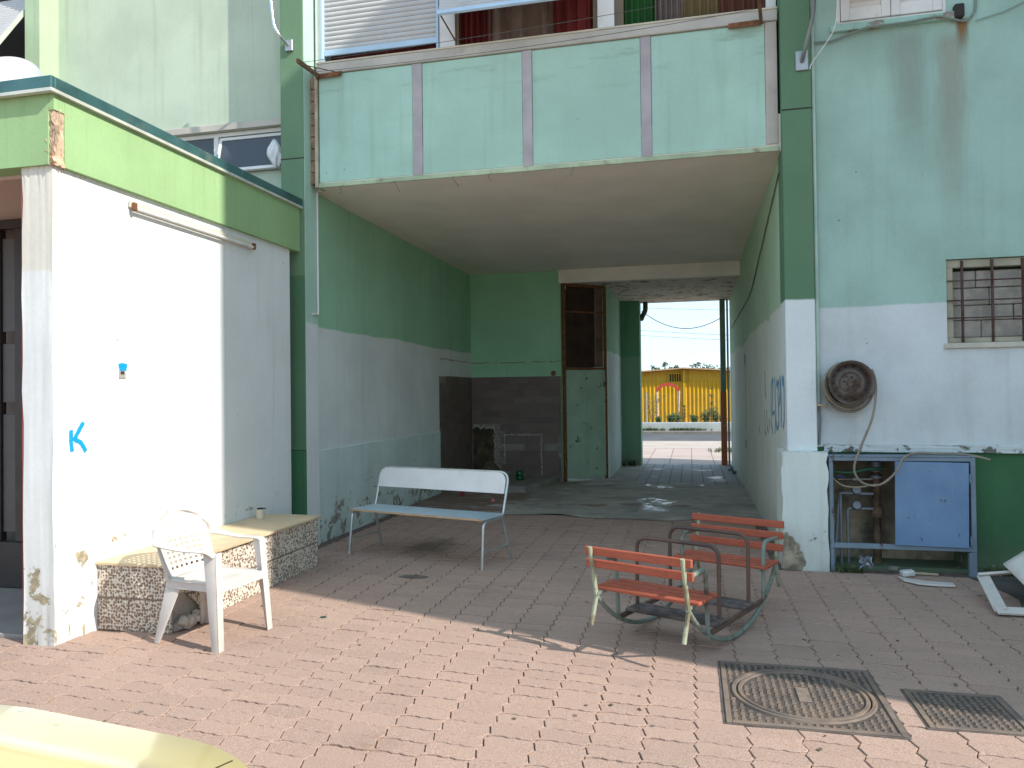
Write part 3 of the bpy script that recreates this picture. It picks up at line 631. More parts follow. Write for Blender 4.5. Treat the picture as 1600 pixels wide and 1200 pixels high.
# conduit and short pipe on the left reveal, conduit in the right corner
MB().tube(bend([(-3.984, 7.64, 3.87), (-3.984, 7.64, 2.52), (-3.984, 7.52, 2.515)], .02), .011, 8).build('conduit', M['white_paint'], bld, smooth=True)
MB().tube([(1.142, 7.425, 1.50), (1.142, 7.425, 9.8)], .017, 8).build('conduit', plain('pale_green_conduit', (.42, .55, .47), .6, 0, .15, 3, .1), bld, smooth=True)
MB().tube([(1.142, 7.425, 1.50), (1.15, 7.40, 1.36), (1.142, 7.43, 1.12)], .011, 8).build('conduit', plain('grey_cable', (.16, .18, .18), .6), bld, smooth=True)
mb = MB()
for k in range(4): mb.tube([(1.12, 7.40, 1.47+.012*k), (1.16+.01*k, 7.37, 1.49-.012*k), (1.21, 7.40, 1.46+.015*k)], .004, 5)
mb.build('twine_tie', plain('beige_twine', (.55, .42, .24), .9), bld)
# cable sagging along the upper right wall
mb = MB(); pts = [(1.13, YR-.03, 4.83), (1.30, YR-.03, 4.82), (1.6, YR-.06, 4.90), (1.95, YR-.062, 4.905), (2.2, YR-.06, 4.93), (2.42, YR-.03, 4.86), (2.5, YR-.02, 4.95), (2.52, YR-.02, 5.4), (2.52, YR-.02, 8)]
MB().tube(bend(pts, .05), .010, 7).build('cable', plain('grey_green_cable', (.2, .25, .21), .7), bld, smooth=True)
MB().tube(bend([(2.5, YR-.02, 4.87), (2.75, YR-.015, 4.93), (3.1, YR-.015, 5.1), (3.6, YR-.015, 5.25), (5.9, YR-.015, 5.3)], .1), .006, 6).build('cable', plain('pale_cable', (.3, .42, .37), .7), bld, smooth=True)
MB().box(2.32, 2.40, YR-.07, YR, 4.90, 5.02).build('junction_box', M['dark_room'], bld, bevel=.01)
MB().box(XR-.006, XR, 12.65, 12.80, 1.0, 2.2).build('conduit_slot', plain('cream_cover', (.50, .48, .38), .7), bld)
MB().box(XR-.008, XR-.0065, 12.66, 12.79, 2.05, 2.22).box(XR-.008, XR-.0065, 12.70, 12.80, .72, .84).build('slot_hole', M['dark_room'], bld)
MB().tube(bend([(XR-.012, 7.6, 3.70), (XR-.012, 11.2, 3.0), (XR-.012, 16.5, 2.95)], .5), .008, 6).build('cable', plain('dark_wall_cable', (.16, .2, .15), .7), bld, smooth=True)
# lettering sprayed on the right passage wall
def ribbon(name, strokes, width, mat, parent, nrm):
    me_v, me_f, uvs = [], [], []; nrm = Vector(nrm)
    for st in strokes:
        wd = width
        if isinstance(st[0], float): wd, st = st[0], st[1]
        pts = bend(st, .05, 4) if len(st) > 2 else [Vector(p) for p in st]
        n_ = len(pts); base = len(me_v); ln = sum((pts[i+1]-pts[i]).length for i in range(n_-1)); acc = 0
        for i, p in enumerate(pts):
            t = (pts[min(i+1, n_-1)]-pts[max(i-1, 0)]).normalized(); s = nrm.cross(t)
            if i: acc += (p-pts[i-1]).length
            me_v += [p+s*wd/2, p-s*wd/2]; uvs += [(acc/ln, 0), (acc/ln, 1)]
        me_f += [(base+2*i, base+2*i+1, base+2*i+3, base+2*i+2) for i in range(n_-1)]
    me = bpy.data.meshes.new(name); me.from_pydata([tuple(v) for v in me_v], [], me_f); ul = me.uv_layers.new(name='UVMap')
    for lp in me.loops: ul.data[lp.index].uv = uvs[lp.vertex_index]
    me.materials.append(mat); return link(bpy.data.objects.new(name, me), parent)
def spray(name, col, dens=1.0, soft=.5):
    t = NT(name); uv = t.n('TexCoord').outputs['UV']; sp = t.n('SeparateXYZ'); t.l(uv, sp.inputs[0])
    e = t.math('ABSOLUTE', t.math('SUBTRACT', t.math('MULTIPLY', sp.outputs[1], 2.0), 1.0))
    a = t.ramp(t.math('ADD', e, t.math('MULTIPLY', t.math('SUBTRACT', t.noise(60, 4), .5), .5)), 1-soft, 1.0, dens, 0)
    a = t.math('MULTIPLY', a, t.ramp(t.math('ABSOLUTE', t.math('SUBTRACT', t.math('MULTIPLY', sp.outputs[0], 2.0), 1.0)), .94, 1, 1, 0))
    t.set(t.b.inputs['Alpha'], a); return t.fin(col, .6)
BLUE = spray('blue_spray', (.05, .30, .62), .9); BLUE2 = spray('faded_blue_spray', (.10, .22, .32), .55); CYAN = spray('cyan_spray', (.0, .30, .75), 1.0, .45)
X_ = XR-.003
G1 = [[(8.51,1.76),(8.73,1.68),(8.78,1.52),(8.79,1.28),(8.61,1.15)],[(8.51,1.76),(8.61,1.56),(8.68,1.37)],[(8.34,1.77),(8.34,1.53),(8.34,1.34),(8.4,1.16)],[(8.65,1.36),(8.43,1.4)],[(8.19,1.74),(8.19,1.66),(7.99,1.73),(8.07,1.57),(8.03,1.32)],[(8.34,1.34),(8.25,1.26),(8.19,1.22),(8.09,1.26),(8.03,1.32)],[(7.86,1.77),(7.86,1.6),(7.99,1.46)],[(7.86,1.77),(7.79,1.49),(7.83,1.26)],[(7.69,1.77),(7.65,1.65),(7.59,1.77),(7.55,1.64),(7.57,1.34),(7.68,1.25)]]
G2 = [[(9.51,1.4),(9.51,1.14),(9.35,1.1)],[(9.26,1.41),(9.25,1.2),(9.1,1.14)],[(8.99,1.3),(8.93,1.19)],[(9.43,1.87),(9.39,1.62),(9.28,1.52)],[(10.3,1.16),(10.2,1.08)]]
for i, g in enumerate(G1): ribbon('graffiti_stroke', [[(X_-i*.0004, y, z) for y, z in g]], .05, BLUE, bld, (-1, 0, 0))
for i, g in enumerate(G2): ribbon('graffiti_stroke', [[(X_-i*.0004, y, z) for y, z in g]], .06, BLUE2, bld, (-1, 0, 0))

def run_mat(name, col, dens):   # a stain that thins out as it runs down
    t = NT(name); uv = t.n('TexCoord').outputs['UV']; sp = t.n('SeparateXYZ'); t.l(uv, sp.inputs[0])
    e = t.math('ABSOLUTE', t.math('SUBTRACT', t.math('MULTIPLY', sp.outputs[1], 2.0), 1.0)); n_ = t.noise(1.0, 6, .6, vec=t.mapped((40, 40, 3)))
    a = t.math('MULTIPLY', t.ramp(t.math('ADD', e, t.math('MULTIPLY', t.math('SUBTRACT', n_, .5), .8)), .1, 1.0, dens, 0), t.math('MULTIPLY', t.ramp(sp.outputs[0], .1, 1, 1, 0), t.ramp(sp.outputs[0], 0, .1)))
    t.set(t.b.inputs['Alpha'], a); return t.fin(col, .9)
ribbon('rust_stain', [[(2.40, YR-.002, 4.92), (2.40, YR-.002, 4.78), (2.395, YR-.002, 4.58)]], .14, run_mat('rust_run', (.30, .15, .04), .8), bld, (0, -1, 0))
ribbon('dirt_stain', [[(2.30, YR-.0015, 4.88), (2.30, YR-.0015, 4.0), (2.29, YR-.0015, 2.7)]], .34, run_mat('pale_dirt_run', (.45, .43, .36), .5), bld, (0, -1, 0))
ribbon('dirt_stain', [[(1.95, YR-.0017, 4.88), (1.95, YR-.0017, 4.2), (1.94, YR-.0017, 3.4)]], .40, run_mat('grey_dirt_run', (.40, .43, .38), .4), bld, (0, -1, 0))

# ------------------------------------------------------------------ white extension with the entrance
XW = -4.09
ext = thing('entrance_extension', 'white single-storey entrance block with a green fascia and graffiti letter', 'building', (-5.5, 5.5, 0))
mb = MB().box(XW-.28, XW, 4.45, 7.22, -.03, 3.17); mb.build('side_wall', M['extension'], ext)
bm_obj(rough_block(-4.33, XW, 4.17, 4.45, -.03, 3.17, 14, .0025), 'corner_pillar', M['pillar'], ext)
MB().box(XW-.012, XW+.002, 4.185, 4.46, -.03, 3.169).build('wall_plaster', M['extension'], ext)
MB().box(-16, -4.05, 4.13, 7.36, 3.66, 3.70).build('roof', M['cement'], ext)
MB().box(-4.2, -4.05, 4.235, 7.37, 3.17, 3.66).box(-16, -4.2, 4.145, 4.3, 3.17, 3.66).box(-4.2, -4.095, 4.145, 4.3, 3.17, 3.66).build('fascia', M['fascia'], ext)
mb = MB(); mb.box(-4.0945, -4.051, 4.147, 4.2345, 3.53, 3.66); mb.build('fascia_corner', M['fascia'], ext)
mb = MB(); r_ = random.Random(31)
bm_obj(rough_block(-4.105, -4.058, 4.155, 4.25, 3.172, 3.54, 14, .007), 'broken_corner', plain('exposed_cement_rust', (.50, .37, .26), .95, 0, .4, 12, .6, 40, dirt=(.25, .1, .05), dscale=10), ext, False)
MB().box(-16, -4.02, 4.095, 4.13, 3.655, 3.735).box(-4.05, -4.02, 4.13, 7.42, 3.655, 3.735).build('roof_flashing', M['flashing'], ext, bevel=.004)
MB().box(-16, -4.017, 4.091, 4.13, 3.632, 3.654).box(-4.05, -4.017, 4.13, 7.415, 3.632, 3.654).build('flashing_edge', M['flash_edge'], ext)
MB().box(-4.06, -4.012, 7.421, 7.45, 3.62, 3.74).build('flashing_end', M['rust'], ext)
# porch: floor, ceiling, back wall, iron gate
MB().box(-8, -4.331, 4.25, 5.42, -.02, .03).build('porch_floor', plain('porch_tile', (.30, .27, .25), .5, 0, .12, 3, .1), ext, bevel=.006)
MB().box(-8, -4.331, 4.31, 5.42, 3.52, 3.6).build('porch_ceiling', M['ceiling'], ext)
MB().box(-8, -4.371, 5.36, 5.42, 3.16, 3.519).build('door_lintel', plain('pinkish_plaster', (.50, .40, .36), .9, 0, .06, 2, .15), ext)
MB().box(-4.345, -4.3305, 4.178, 4.30, .03, 3.165).build('red_edge_strip', plain('red_primer_edge', (.40, .10, .07), .7), ext)
MB().box(-8, -4.371, 5.5, 5.55, .0, 3.4).build('hall_wall', plain('hall_panel', (.16, .13, .11), .8, 0, .2, 2, .1), ext)
iron = plain('brown_black_iron', (.05, .04, .037), .45, .3, .2, 5, .1)
gate = MB().box(-7, -4.372, 5.28, 5.34, 3.08, 3.158).build('iron_gate', iron, ext, bevel=.006)
MB().box(-7, -4.372, 5.28, 5.34, .035, .42).build('kick_plate', iron, gate, bevel=.006)
for x in (-4.46, -4.86, -5.10, -5.52, -5.76, -6.2): MB().box(x-.045, x+.045, 5.275, 5.345, .425, 3.075).build('gate_stile', iron, gate, bevel=.006)
for x0, x1 in ((-5.05, -4.91), (-5.71, -5.57)):
    for z0, z1 in ((.5, 1.5), (1.6, 2.1), (2.2, 3.0)): MB().box(x0, x1, 5.30, 5.32, z0, z1).build('gate_panel', plain('gate_panel_grey', (.09, .08, .075), .5), gate, bevel=.004)
for k in range(5):
    z = .62+k*.5; c = Vector((-4.66, 5.30, z+.2))
    pts = [c+Vector((.13*math.cos(a)*(1-.11*a), 0, .17*math.sin(a)*(1-.11*a))) for a in [i*.35 for i in range(20)]]
    MB().tube(pts, .009, 6).build('scroll', iron, gate, smooth=True)
    c = Vector((-5.31, 5.30, z+.2)); MB().tube([c+Vector((-.13*math.cos(a)*(1-.11*a), 0, .17*math.sin(a)*(1-.11*a))) for a in [i*.35 for i in range(20)]], .009, 6).build('scroll', iron, gate, smooth=True)
# sprayed letter and patch
def kp(y, z, i=0): return (XW+.0045+i*.0004, y, z)
ribbon('graffiti_letter', [[kp(4.318,1.415), kp(4.312,1.34), kp(4.325,1.262)], [kp(4.425,1.462,1), kp(4.385,1.41,1), kp(4.335,1.335,1)], [kp(4.345,1.345,2), kp(4.40,1.325,2), kp(4.445,1.255,2)]], .042, CYAN, ext, (1, 0, 0))
ribbon('graffiti_patch', [[kp(4.757,1.862), kp(4.80,1.872), kp(4.845,1.86)], [kp(4.765,1.845,1), kp(4.80,1.84,1), kp(4.838,1.846,1)]], .04, CYAN, ext, (1, 0, 0))
MB().box(XW-.01, XW+.006, 4.76, 4.83, 1.765, 1.825).build('socket_box', M['cement'], ext, bevel=.004)
MB().box(XW+.0055, XW+.008, 4.775, 4.81, 1.80, 1.822).build('socket_hole', M['dark_room'], ext)

tl = thing('tube_light', 'long cream tube light mounted under the green fascia on the white wall', 'lamp', (-4.05, 5.65, 3.05))
MB().box(XW+.003, XW+.03, 4.86, 6.5, 3.055, 3.105).build('housing', plain('cream_lamp_housing', (.62, .58, .46), .5, 0, .1, 4, .1, dirt=(.4, .3, .2)), tl, bevel=.006)
MB().tube([(XW+.045, 4.9, 3.05), (XW+.045, 6.46, 3.05)], .014, 10).build('tube', plain('unlit_tube', (.75, .74, .70), .3), tl, smooth=True)
for y in (4.865, 6.465): MB().box(XW+.0305, XW+.062, y, y+.03, 3.03, 3.09).build('end_cap', M['rust'], tl, bevel=.004)

# ------------------------------------------------------------------ mosaic-faced wall seat
def mosaic_mat():
    t = NT('pebble_mosaic'); d = t.vor(48, 'F1', rand=.65); cv = t.vor(48, 'F1', out='Color', rand=.65)
    g = t.ramp(d, .42, .54, 1, 0); sp = t.n('SeparateColor'); t.l(cv, sp.inputs[0])
    c = t.mix(t.ramp(sp.outputs[0], 0, 1, smooth=False), (.16, .105, .07), (.30, .21, .15)); c = t.mix(g, (.66, .59, .51), c)
    c = t.mix(t.ramp(t.noise(2, 4), .45, .75, 0, .35), c, (.40, .30, .21))
    z = t.xyz()[2]; ln = t.math('MULTIPLY', t.ramp(z, .215, .225), t.ramp(z, .228, .238, 1, 0)); c = t.mix(ln, c, (.16, .12, .09))
    t.bump(t.math('SUBTRACT', 1.0, g), .5, .004); return t.fin(c, .6)
M['mosaic'] = mosaic_mat()
seat = thing('tiled_wall_seat', 'long wall seat faced with pebble mosaic and topped with a cream slab', 'bench', (-3.8, 5.6, 0))
SX0, SX1, SY0, SY1, SZ = XW+.002, -3.50, 4.545, 6.66, .455
mb = MB().box(SX0, SX1, SY0, SY1, -.02, SZ)
def seat_poly():  # near corner is broken away at the foot
    return MB().prism([(SX0, SY0), (SX1, SY0), (SX1, SY0+.02), (SX1, SY1), (SX0, SY1)], .0, SZ)
core = MB().box(SX0, SX1-.02, SY0+.02, SY1-.02, -.02, SZ).build('core', M['cement'], seat)
MB().box(SX0, SX1, SY0, SY0+.0195, .0, SZ-.001).build('end_panel', M['mosaic'], seat, bevel=.002)
MB().add([(SX1, SY0+.02, .27), (SX1, SY0+.16, .25), (SX1, SY0+.3, .13), (SX1, SY0+.36, 0), (SX1, SY1, 0), (SX1, SY1, SZ-.001), (SX1, SY0+.02, SZ-.001)] , [(0,1,2,3,4,5,6)]).build('front_panel', M['mosaic'], seat)
fp = bpy.data.objects['front_panel']; sol = fp.modifiers.new('thickness', 'SOLIDIFY'); sol.thickness = .019; sol.offset = -1
MB().box(SX0, SX1+.003, SY1-.0195, SY1, 0, SZ-.001).build('end_panel', M['mosaic'], seat)
slab = plain('cream_stone_slab', (.62, .48, .31), .6, 0, .12, 2.5, .2, 70, dirt=(.36, .26, .16), dscale=3, dthr=(.55, .8))
MB().box(SX0, SX1+.03, SY0-.02, SY0+.34, SZ, SZ+.022).build('top_slab', slab, seat, bevel=.004)
MB().box(SX0, SX1+.032, SY0+.345, SY1+.02, SZ, SZ+.024).build('top_slab', slab, seat, bevel=.004)
mb = MB(); r_ = random.Random(8)
for k in range(26): mb.obox((SX1+.01+r_.uniform(-.03, .05), SY0+.06+r_.uniform(0, .3), .02+r_.random()*.05), (.05, .05, .04), Euler((r_.uniform(0, 3), r_.uniform(0, 3), 0)).to_matrix())
structure(mb.build('rubble', plain('pale_rubble', (.55, .5, .44), .95, 0, .2, 10, .5), seat), 'stuff')
cup = thing('candle_cup', 'small cream cup with dark lid on the far end of the mosaic seat', 'cup', (-3.93, 6.40, .48))
MB().lathe([(0, 0), (.036, 0), (.038, .005), (.038, .085), (.034, .088), (0, .088)], (-3.95, 6.40, .4795), n=20).build('body', plain('cream_ceramic', (.66, .60, .46), .4), cup, smooth=True)
MB().lathe([(0, .088), (.03, .088), (.03, .098), (0, .1)], (-3.95, 6.40, .4795), n=16).tube([(-3.95, 6.40, .576), (-3.90, 6.42, .572)], .005, 6).build('lid', M['dark_room'], cup, smooth=True)

# ------------------------------------------------------------------ plastic armchair (built once at the origin, faces +X)
def chair_mat():
    t = NT('white_chair_plastic'); c = t.mix(t.ramp(t.noise(6, 5), .4, .7), (.62, .575, .53), (.55, .505, .46)); sv = t.noise(3, 7, .7, vec=t.mapped((14, 14, 1.2)))
    c = t.mix(t.ramp(sv, .62, .72, 0, .55), c, (.30, .25, .2)); t.bump(t.noise(90, 3), .1, .002); return t.fin(c, .5)
M['chair'] = chair_mat()
ch = bpy.data.objects.new('plastic_armchair', None); COL.objects.link(ch); WL[ch.name] = (0, 0, 0)
def back_pt(u, v):   # u across -1..1, v 0..1 upwards
    wdt = .205+.03*math.sin(math.pi*min(1, v*1.05)) - (.10*max(0, (v-.82)/.18)**2)
    y = u*wdt; z = .40+.44*v-.018*u*u*max(0, v-.6); x = -.20-.135*v-.03*v*v+.05*u*u*(.5+.5*v)
    return Vector((x, y, z))
NU, NV = 19, 26
def hole(i, j): return i % 2 == 1 and 2 < i < 17 and j % 2 == 0 and (3 < j < 23)
bk = MB().grid(lambda u, v: back_pt(u*2-1, v), NU, NV, hole).build('backrest', M['chair'], ch)
md = bk.modifiers.new('thickness', 'SOLIDIFY'); md.thickness = .006; md.offset = 0
MB().tube([back_pt(-1, k/16) for k in range(17)]+[back_pt(-1+2*k/16, 1) for k in range(1, 16)]+[back_pt(1, 1-k/16) for k in range(17)], .0085, 8).build('back_rim', M['chair'], ch, smooth=True)
def seat_pt(u, v):
    y = (v*2-1)*(.225-.02*abs(u-.5)); x = -.205+.45*u; z = .425-.018*math.sin(math.pi*u)*math.cos((v*2-1)*1.2)-.02*max(0, u-.86)/.14
    return Vector((x, y, z))
st = MB().grid(seat_pt, 12, 12).build('seat', M['chair'], ch, smooth=True); md = st.modifiers.new('thickness', 'SOLIDIFY'); md.thickness = .006
# apron under the seat edge
pts = [(.245, -.21), (.252, 0), (.245, .21), (0, .232), (-.2, .20)]
for seg in (((.245,-.205),(.25,.205)), ((-.2,-.205),(.245,-.222)), ((-.2,.205),(.245,.222))):
    (x0,y0),(x1,y1) = seg; MB().beam((x0,y0,.392), (x1,y1,.392), .006, .055).build('apron', M['chair'], ch)
for s in (-1, 1):
    q = MB()   # front leg: tapered channel continuing up into the arm
    for (a, b, w0, w1) in (((.275, .275*s, 0), (.235, .25*s, .62), .055, .10),):
        for off, dirv in ((0, (1,0)), (1, (0,1))):
            ax, ay, az = a; bx, by, bz = b; t_ = .007
            if off == 0: q.add([(ax-w0,ay,az),(ax,ay,az),(ax,ay-t_*s,az),(ax-w0,ay-t_*s,az),(bx-w1,by,bz),(bx,by,bz),(bx,by-t_*s,bz),(bx-w1,by-t_*s,bz)], [(0,3,2,1),(4,5,6,7),(0,1,5,4),(1,2,6,5),(2,3,7,6),(3,0,4,7)])
            else: q.add([(ax-t_,ay,az),(ax,ay,az),(ax,ay-w0*s,az),(ax-t_,ay-w0*s,az),(bx-t_,by,bz),(bx,by,bz),(bx,by-w1*.6*s,bz),(bx-t_,by-w1*.6*s,bz)], [(0,3,2,1),(4,5,6,7),(0,1,5,4),(1,2,6,5),(2,3,7,6),(3,0,4,7)])
    q.build('front_leg', M['chair'], ch, bevel=.003, seg=2, smooth=True)
    q = MB(); a, b = (-.285, .235*s, 0), (-.175, .195*s, .44)
    for w0, w1, off in ((.045, .11, 0), (.04, .09, 1)):
        ax, ay, az = a; bx, by, bz = b; t_ = .007
        if off == 0: q.add([(ax,ay,az),(ax+w0,ay,az),(ax+w0,ay-t_*s,az),(ax,ay-t_*s,az),(bx-.03,by,bz),(bx+w1,by,bz),(bx+w1,by-t_*s,bz),(bx-.03,by-t_*s,bz)], [(0,3,2,1),(4,5,6,7),(0,1,5,4),(1,2,6,5),(2,3,7,6),(3,0,4,7)])
        else: q.add([(ax,ay,az),(ax+t_,ay,az),(ax+t_,ay-w0*s,az),(ax,ay-w0*s,az),(bx-.03,by,bz),(bx-.03+t_,by,bz),(bx-.03+t_,by-w1*s,bz),(bx-.03,by-w1*s,bz)], [(0,3,2,1),(4,5,6,7),(0,1,5,4),(1,2,6,5),(2,3,7,6),(3,0,4,7)])
    q.build('rear_leg', M['chair'], ch, bevel=.003, seg=2, smooth=True)
    path = bend([back_pt(s*.98, .80), Vector((-.24, .262*s, .665)), Vector((-.02, .268*s, .632)), Vector((.19, .258*s, .632)), Vector((.23, .248*s, .60))], .09, 6)
    n_ = len(path); vs, fs = [], []
    for i, p in enumerate(path):
        t = (path[min(i+1, n_-1)]-path[max(i-1, 0)]).normalized(); k = i/(n_-1); w = .027+.010*math.sin(math.pi*k)
        tw_ = max(0, 1-k*2.4); side = Vector((0, 1, 0))*(1-tw_)+Vector((.75, -.2*s, .55))*tw_; side = (side-t*side.dot(t)).normalized(); nn = t.cross(side).normalized()*.006
        vs += [p+side*w+nn, p-side*w+nn, p-side*w-nn, p+side*w-nn]
    for i in range(n_-1):
        for k in range(4): fs.append((i*4+k, i*4+(k+1) % 4, i*4+4+(k+1) % 4, i*4+4+k))
    fs += [(3,2,1,0), tuple((n_-1)*4+k for k in range(4))]
    MB().add(vs, fs).build('armrest', M['chair'], ch, bevel=.0045, seg=2, smooth=True, angle=60)
ch.location = (-3.175, 4.56, 0); ch.rotation_euler = (0, 0, R(-6)); tag(ch, 'white perforated plastic armchair standing in the sun by the mosaic seat', 'chair', 'white plastic chairs')
bc_ = thing('broken_chair', 'broken white plastic chair lying on its side near the blue cabinet', 'chair', (2.5, 6.5, 0), 'white plastic chairs')
A_, B_, C_ = Vector((2.20, 6.62, .16)), Vector((2.13, 6.08, .035)), Vector((2.56, 6.07, .035)); D_ = Vector((2.34, 6.50, .21)); E_ = Vector((2.40, 6.10, .09))
def slatq(name, a, b, wd, up): MB().beam(a, b, wd, .022, up).build(name, M['chair'], bc_, bevel=.006, seg=2)
slatq('armrest', A_+Vector((0, .01, 0)), B_, .085, Vector((-.35, .1, .9))); slatq('front_leg', B_+Vector((-.03, .005, -.004)), C_+Vector((.25, 0, 0)), .075, Vector((0, -.35, .9))); slatq('arm_stay', A_+Vector((-.03, .0, .002)), D_+Vector((.05, 0, .01)), .07, Vector((0, .4, .9)))
def pan(u, v):
    p = (D_+Vector((-.035, .02, .06))).lerp(E_, v); q = Vector((2.95, 6.75, .62)).lerp(Vector((2.95, 6.2, .20)), v); r = p.lerp(q, u); r.z += .03*math.sin(math.pi*u)*math.sin(math.pi*v); return r
sp_ = MB().grid(pan, 10, 10).build('seat', M['chair'], bc_, smooth=True); md = sp_.modifiers.new('thickness', 'SOLIDIFY'); md.thickness = .008
MB().beam((2.92, 6.72, .60), (2.92, 6.75, .0), .07, .02, Vector((0,1,0))).build('rear_leg', M['chair'], bc_, bevel=.005)

# broken piece of white plastic on the ground
mb = MB(); outl = [(1.705, 7.10), (1.76, 7.02), (1.90, 6.96), (2.04, 6.935), (2.08, 6.925), (2.07, 6.83), (1.93, 6.83), (1.80, 6.86), (1.745, 6.93), (1.715, 6.95)]
mb.prism([(x, y) for x, y in outl], .006, .022)
o = mb.build('plastic_shard', M['chair'], None, bevel=.004); tag(o, 'curved broken strip of white plastic lying on the pavers before the cabinet', 'debris')

# ------------------------------------------------------------------ metal bench
alu = plain('brushed_tube_metal', (.52, .54, .54), .35, .75, .1, 8, .05, dirt=(.33, .28, .22), dscale=8, dthr=(.6, .75))
bw, ba = Vector((.9612, -.2758, 0)), Vector((.2758, .9612, 0)); b0 = Vector((-3.43, 7.19, 0))
def bp(x, y, z): return b0 + bw*x + ba*y + Vector((0, 0, z))
bn = thing('metal_bench', 'metal tube bench with a white backrest and pale blue seat', 'bench', tuple(bp(.8, .3, 0)))
for sx in (0, 1.6):
    inx = .012 if sx == 0 else -.012
    MB().tube(bend([bp(sx, 0, 0), bp(sx+inx, .05, .43), bp(sx+inx, .40, .425), bp(sx, .53, 0)], .06, 6), .0145, 10).build('leg_frame', alu, bn, smooth=True)
    MB().tube([bp(sx, .022, .155), bp(sx, .487, .155)], .010, 8).build('stretcher', alu, bn, smooth=True)
MB().tube(bend([bp(.012, .30, .432), bp(.012, .41, .435), bp(.005, .535, .85), bp(1.595, .535, .85), bp(1.588, .41, .435), bp(1.588, .30, .432)], .11, 7), .0135, 10).build('back_frame', alu, bn, smooth=True)
MB().prism_dir([bp(.0, .015, .446), bp(1.6, .015, .446), bp(1.6, .41, .446), bp(.0, .41, .446)], (0, 0, .018)).build('seat', plain('blue_grey_laminate', (.42, .53, .58), .35, 0, .06, 4, .05, dirt=(.33, .38, .4), dscale=4), bn, bevel=.003)
MB().prism_dir([bp(-.002, .008, .4465), bp(1.602, .008, .4465), bp(1.602, .0145, .4465), bp(-.002, .0145, .4465)], (0, 0, .017)).build('seat_edge', plain('bare_plywood_edge', (.48, .31, .18), .7, 0, .2, 10, .2), bn)
# backrest panel, tilted, with rounded top corners
def bpan(x, h): 
    f = (h-.435)/(.85-.435); return bp(x, .41+.125*f-.012, h)
pl_ = [(0.02, .645), (1.58, .645)] + [(1.58-.09+.09*math.cos(a), .755+.09*math.sin(a)) for a in [i*math.pi/12 for i in range(7)]] + [(.02+.09-.09*math.sin(a), .755+.09*math.cos(a)) for a in [i*math.pi/12 for i in range(7)]]
MB().prism_dir([bpan(x, h) for x, h in pl_], -ba*.014+Vector((0,0,.003))).build('backrest', plain('white_laminate', (.70, .69, .68), .4, 0, .05, 4, .05, dirt=(.55, .53, .5), dscale=3, dthr=(.6, .8)), bn, bevel=.003)

# ------------------------------------------------------------------ playground rocking bench
w_, a_ = Vector((.9083, -.4183, 0)), Vector((.4183, .9083, 0)); rc = (Vector((-.381, 5.353, 0))+Vector((.188, 5.091, 0)))/2-Vector((0, .06, 0))
def rp(u, v, z): return rc + a_*u + w_*v + Vector((0, 0, z))
rk = thing('rocking_bench', 'rusty two-seat playground rocker with orange wooden slats and curved runners', 'rocker', tuple(rp(.2, 0, 0)))
t = NT('worn_rocker_tube'); n1 = t.noise(5, 6, .65); c = t.mix(t.ramp(n1, .40, .48), (.20, .27, .24), (.085, .05, .035)); c = t.mix(t.ramp(t.noise(3.3, 4, vec=t.mapped(loc=(4,2,1))), .71, .72), c, (.02, .18, .40)); c = t.mix(t.ramp(t.noise(7, 4, vec=t.mapped(loc=(1,7,1))), .6, .64), c, (.42, .36, .17)); t.bump(t.noise(60, 3), .2, .003)
M['rocker'] = t.fin(c, .55, .2)
def tube_paint(name, base, rust, a, seed):
    t = NT(name); co = t.mapped(loc=(seed, seed*2, 0)); c = t.mix(t.ramp(t.noise(2.2, 6, .7, vec=co), a, a+.12), base, rust); c = t.mix(t.ramp(t.noise(14, 6, .7, vec=co), .6, .68), c, tuple(x*.6 for x in rust)); t.bump(t.noise(60, 3), .2, .003); return t.fin(c, .55, .1)
M['hoop'] = tube_paint('rusty_hoop_tube', (.13, .075, .055), (.085, .055, .045), .45, 3); M['rocker'] = tube_paint('grey_green_rocker_tube', (.20, .25, .21), (.10, .065, .045), .52, 5); M['rpost'] = tube_paint('cream_green_post_paint', (.36, .38, .26), (.20, .17, .10), .48, 9)
t = NT('orange_slat_paint'); g_ = t.noise(3, 6, .7, vec=t.mapped((3, 3, 30))); c = t.mix(t.ramp(g_, .3, .7), (.33, .075, .038), (.43, .105, .055)); c = t.mix(t.ramp(t.noise(9, 7, .7), .6, .68), c, (.16, .07, .04)); t.bump(g_, .25, .003)
M['slat'] = t.fin(c, .6)
t = NT('dark_foot_slat'); c = t.mix(t.ramp(t.noise(9, 6, .7), .4, .62), (.06, .05, .048), (.15, .12, .11)); t.bump(t.noise(30, 5), .3, .003); M['foot'] = t.fin(c, .7)
HV = .313; UC, AR = .22, 1.02
def arc_z(u): return AR-math.sqrt(AR*AR-(u-UC)**2)+.016
for s in (-1, 1):
    us = [-.535+i*(1.51/26) for i in range(27)]
    MB().tube([rp(u, HV*s, arc_z(u)) for u in us], .0145, 10).build('runner', M['rocker'], rk, smooth=True)
    for e in (-1, 1):     # near and far end posts
        def U(u): return UC+e*(u-UC) if e == 1 else UC-(u-UC)
        MB().tube([rp(U(1.035), HV*s, .655), rp(U(.965), HV*s, .335), rp(U(1.03), HV*s, .165)], .014, 8).build('post', M['rpost'], rk, smooth=True)
        MB().tube(bend([rp(U(1.0), HV*s, .53), rp(U(.72), HV*s, .545), rp(U(.695), HV*s, .12)], .07, 6), .015, 8).build('armrest', M['rocker'], rk, smooth=True)
    MB().beam(rp(UC-.48, HV*s, .135), rp(UC+.48, HV*s, .135), .022, .03).build('side_rail', M['hoop'], rk)
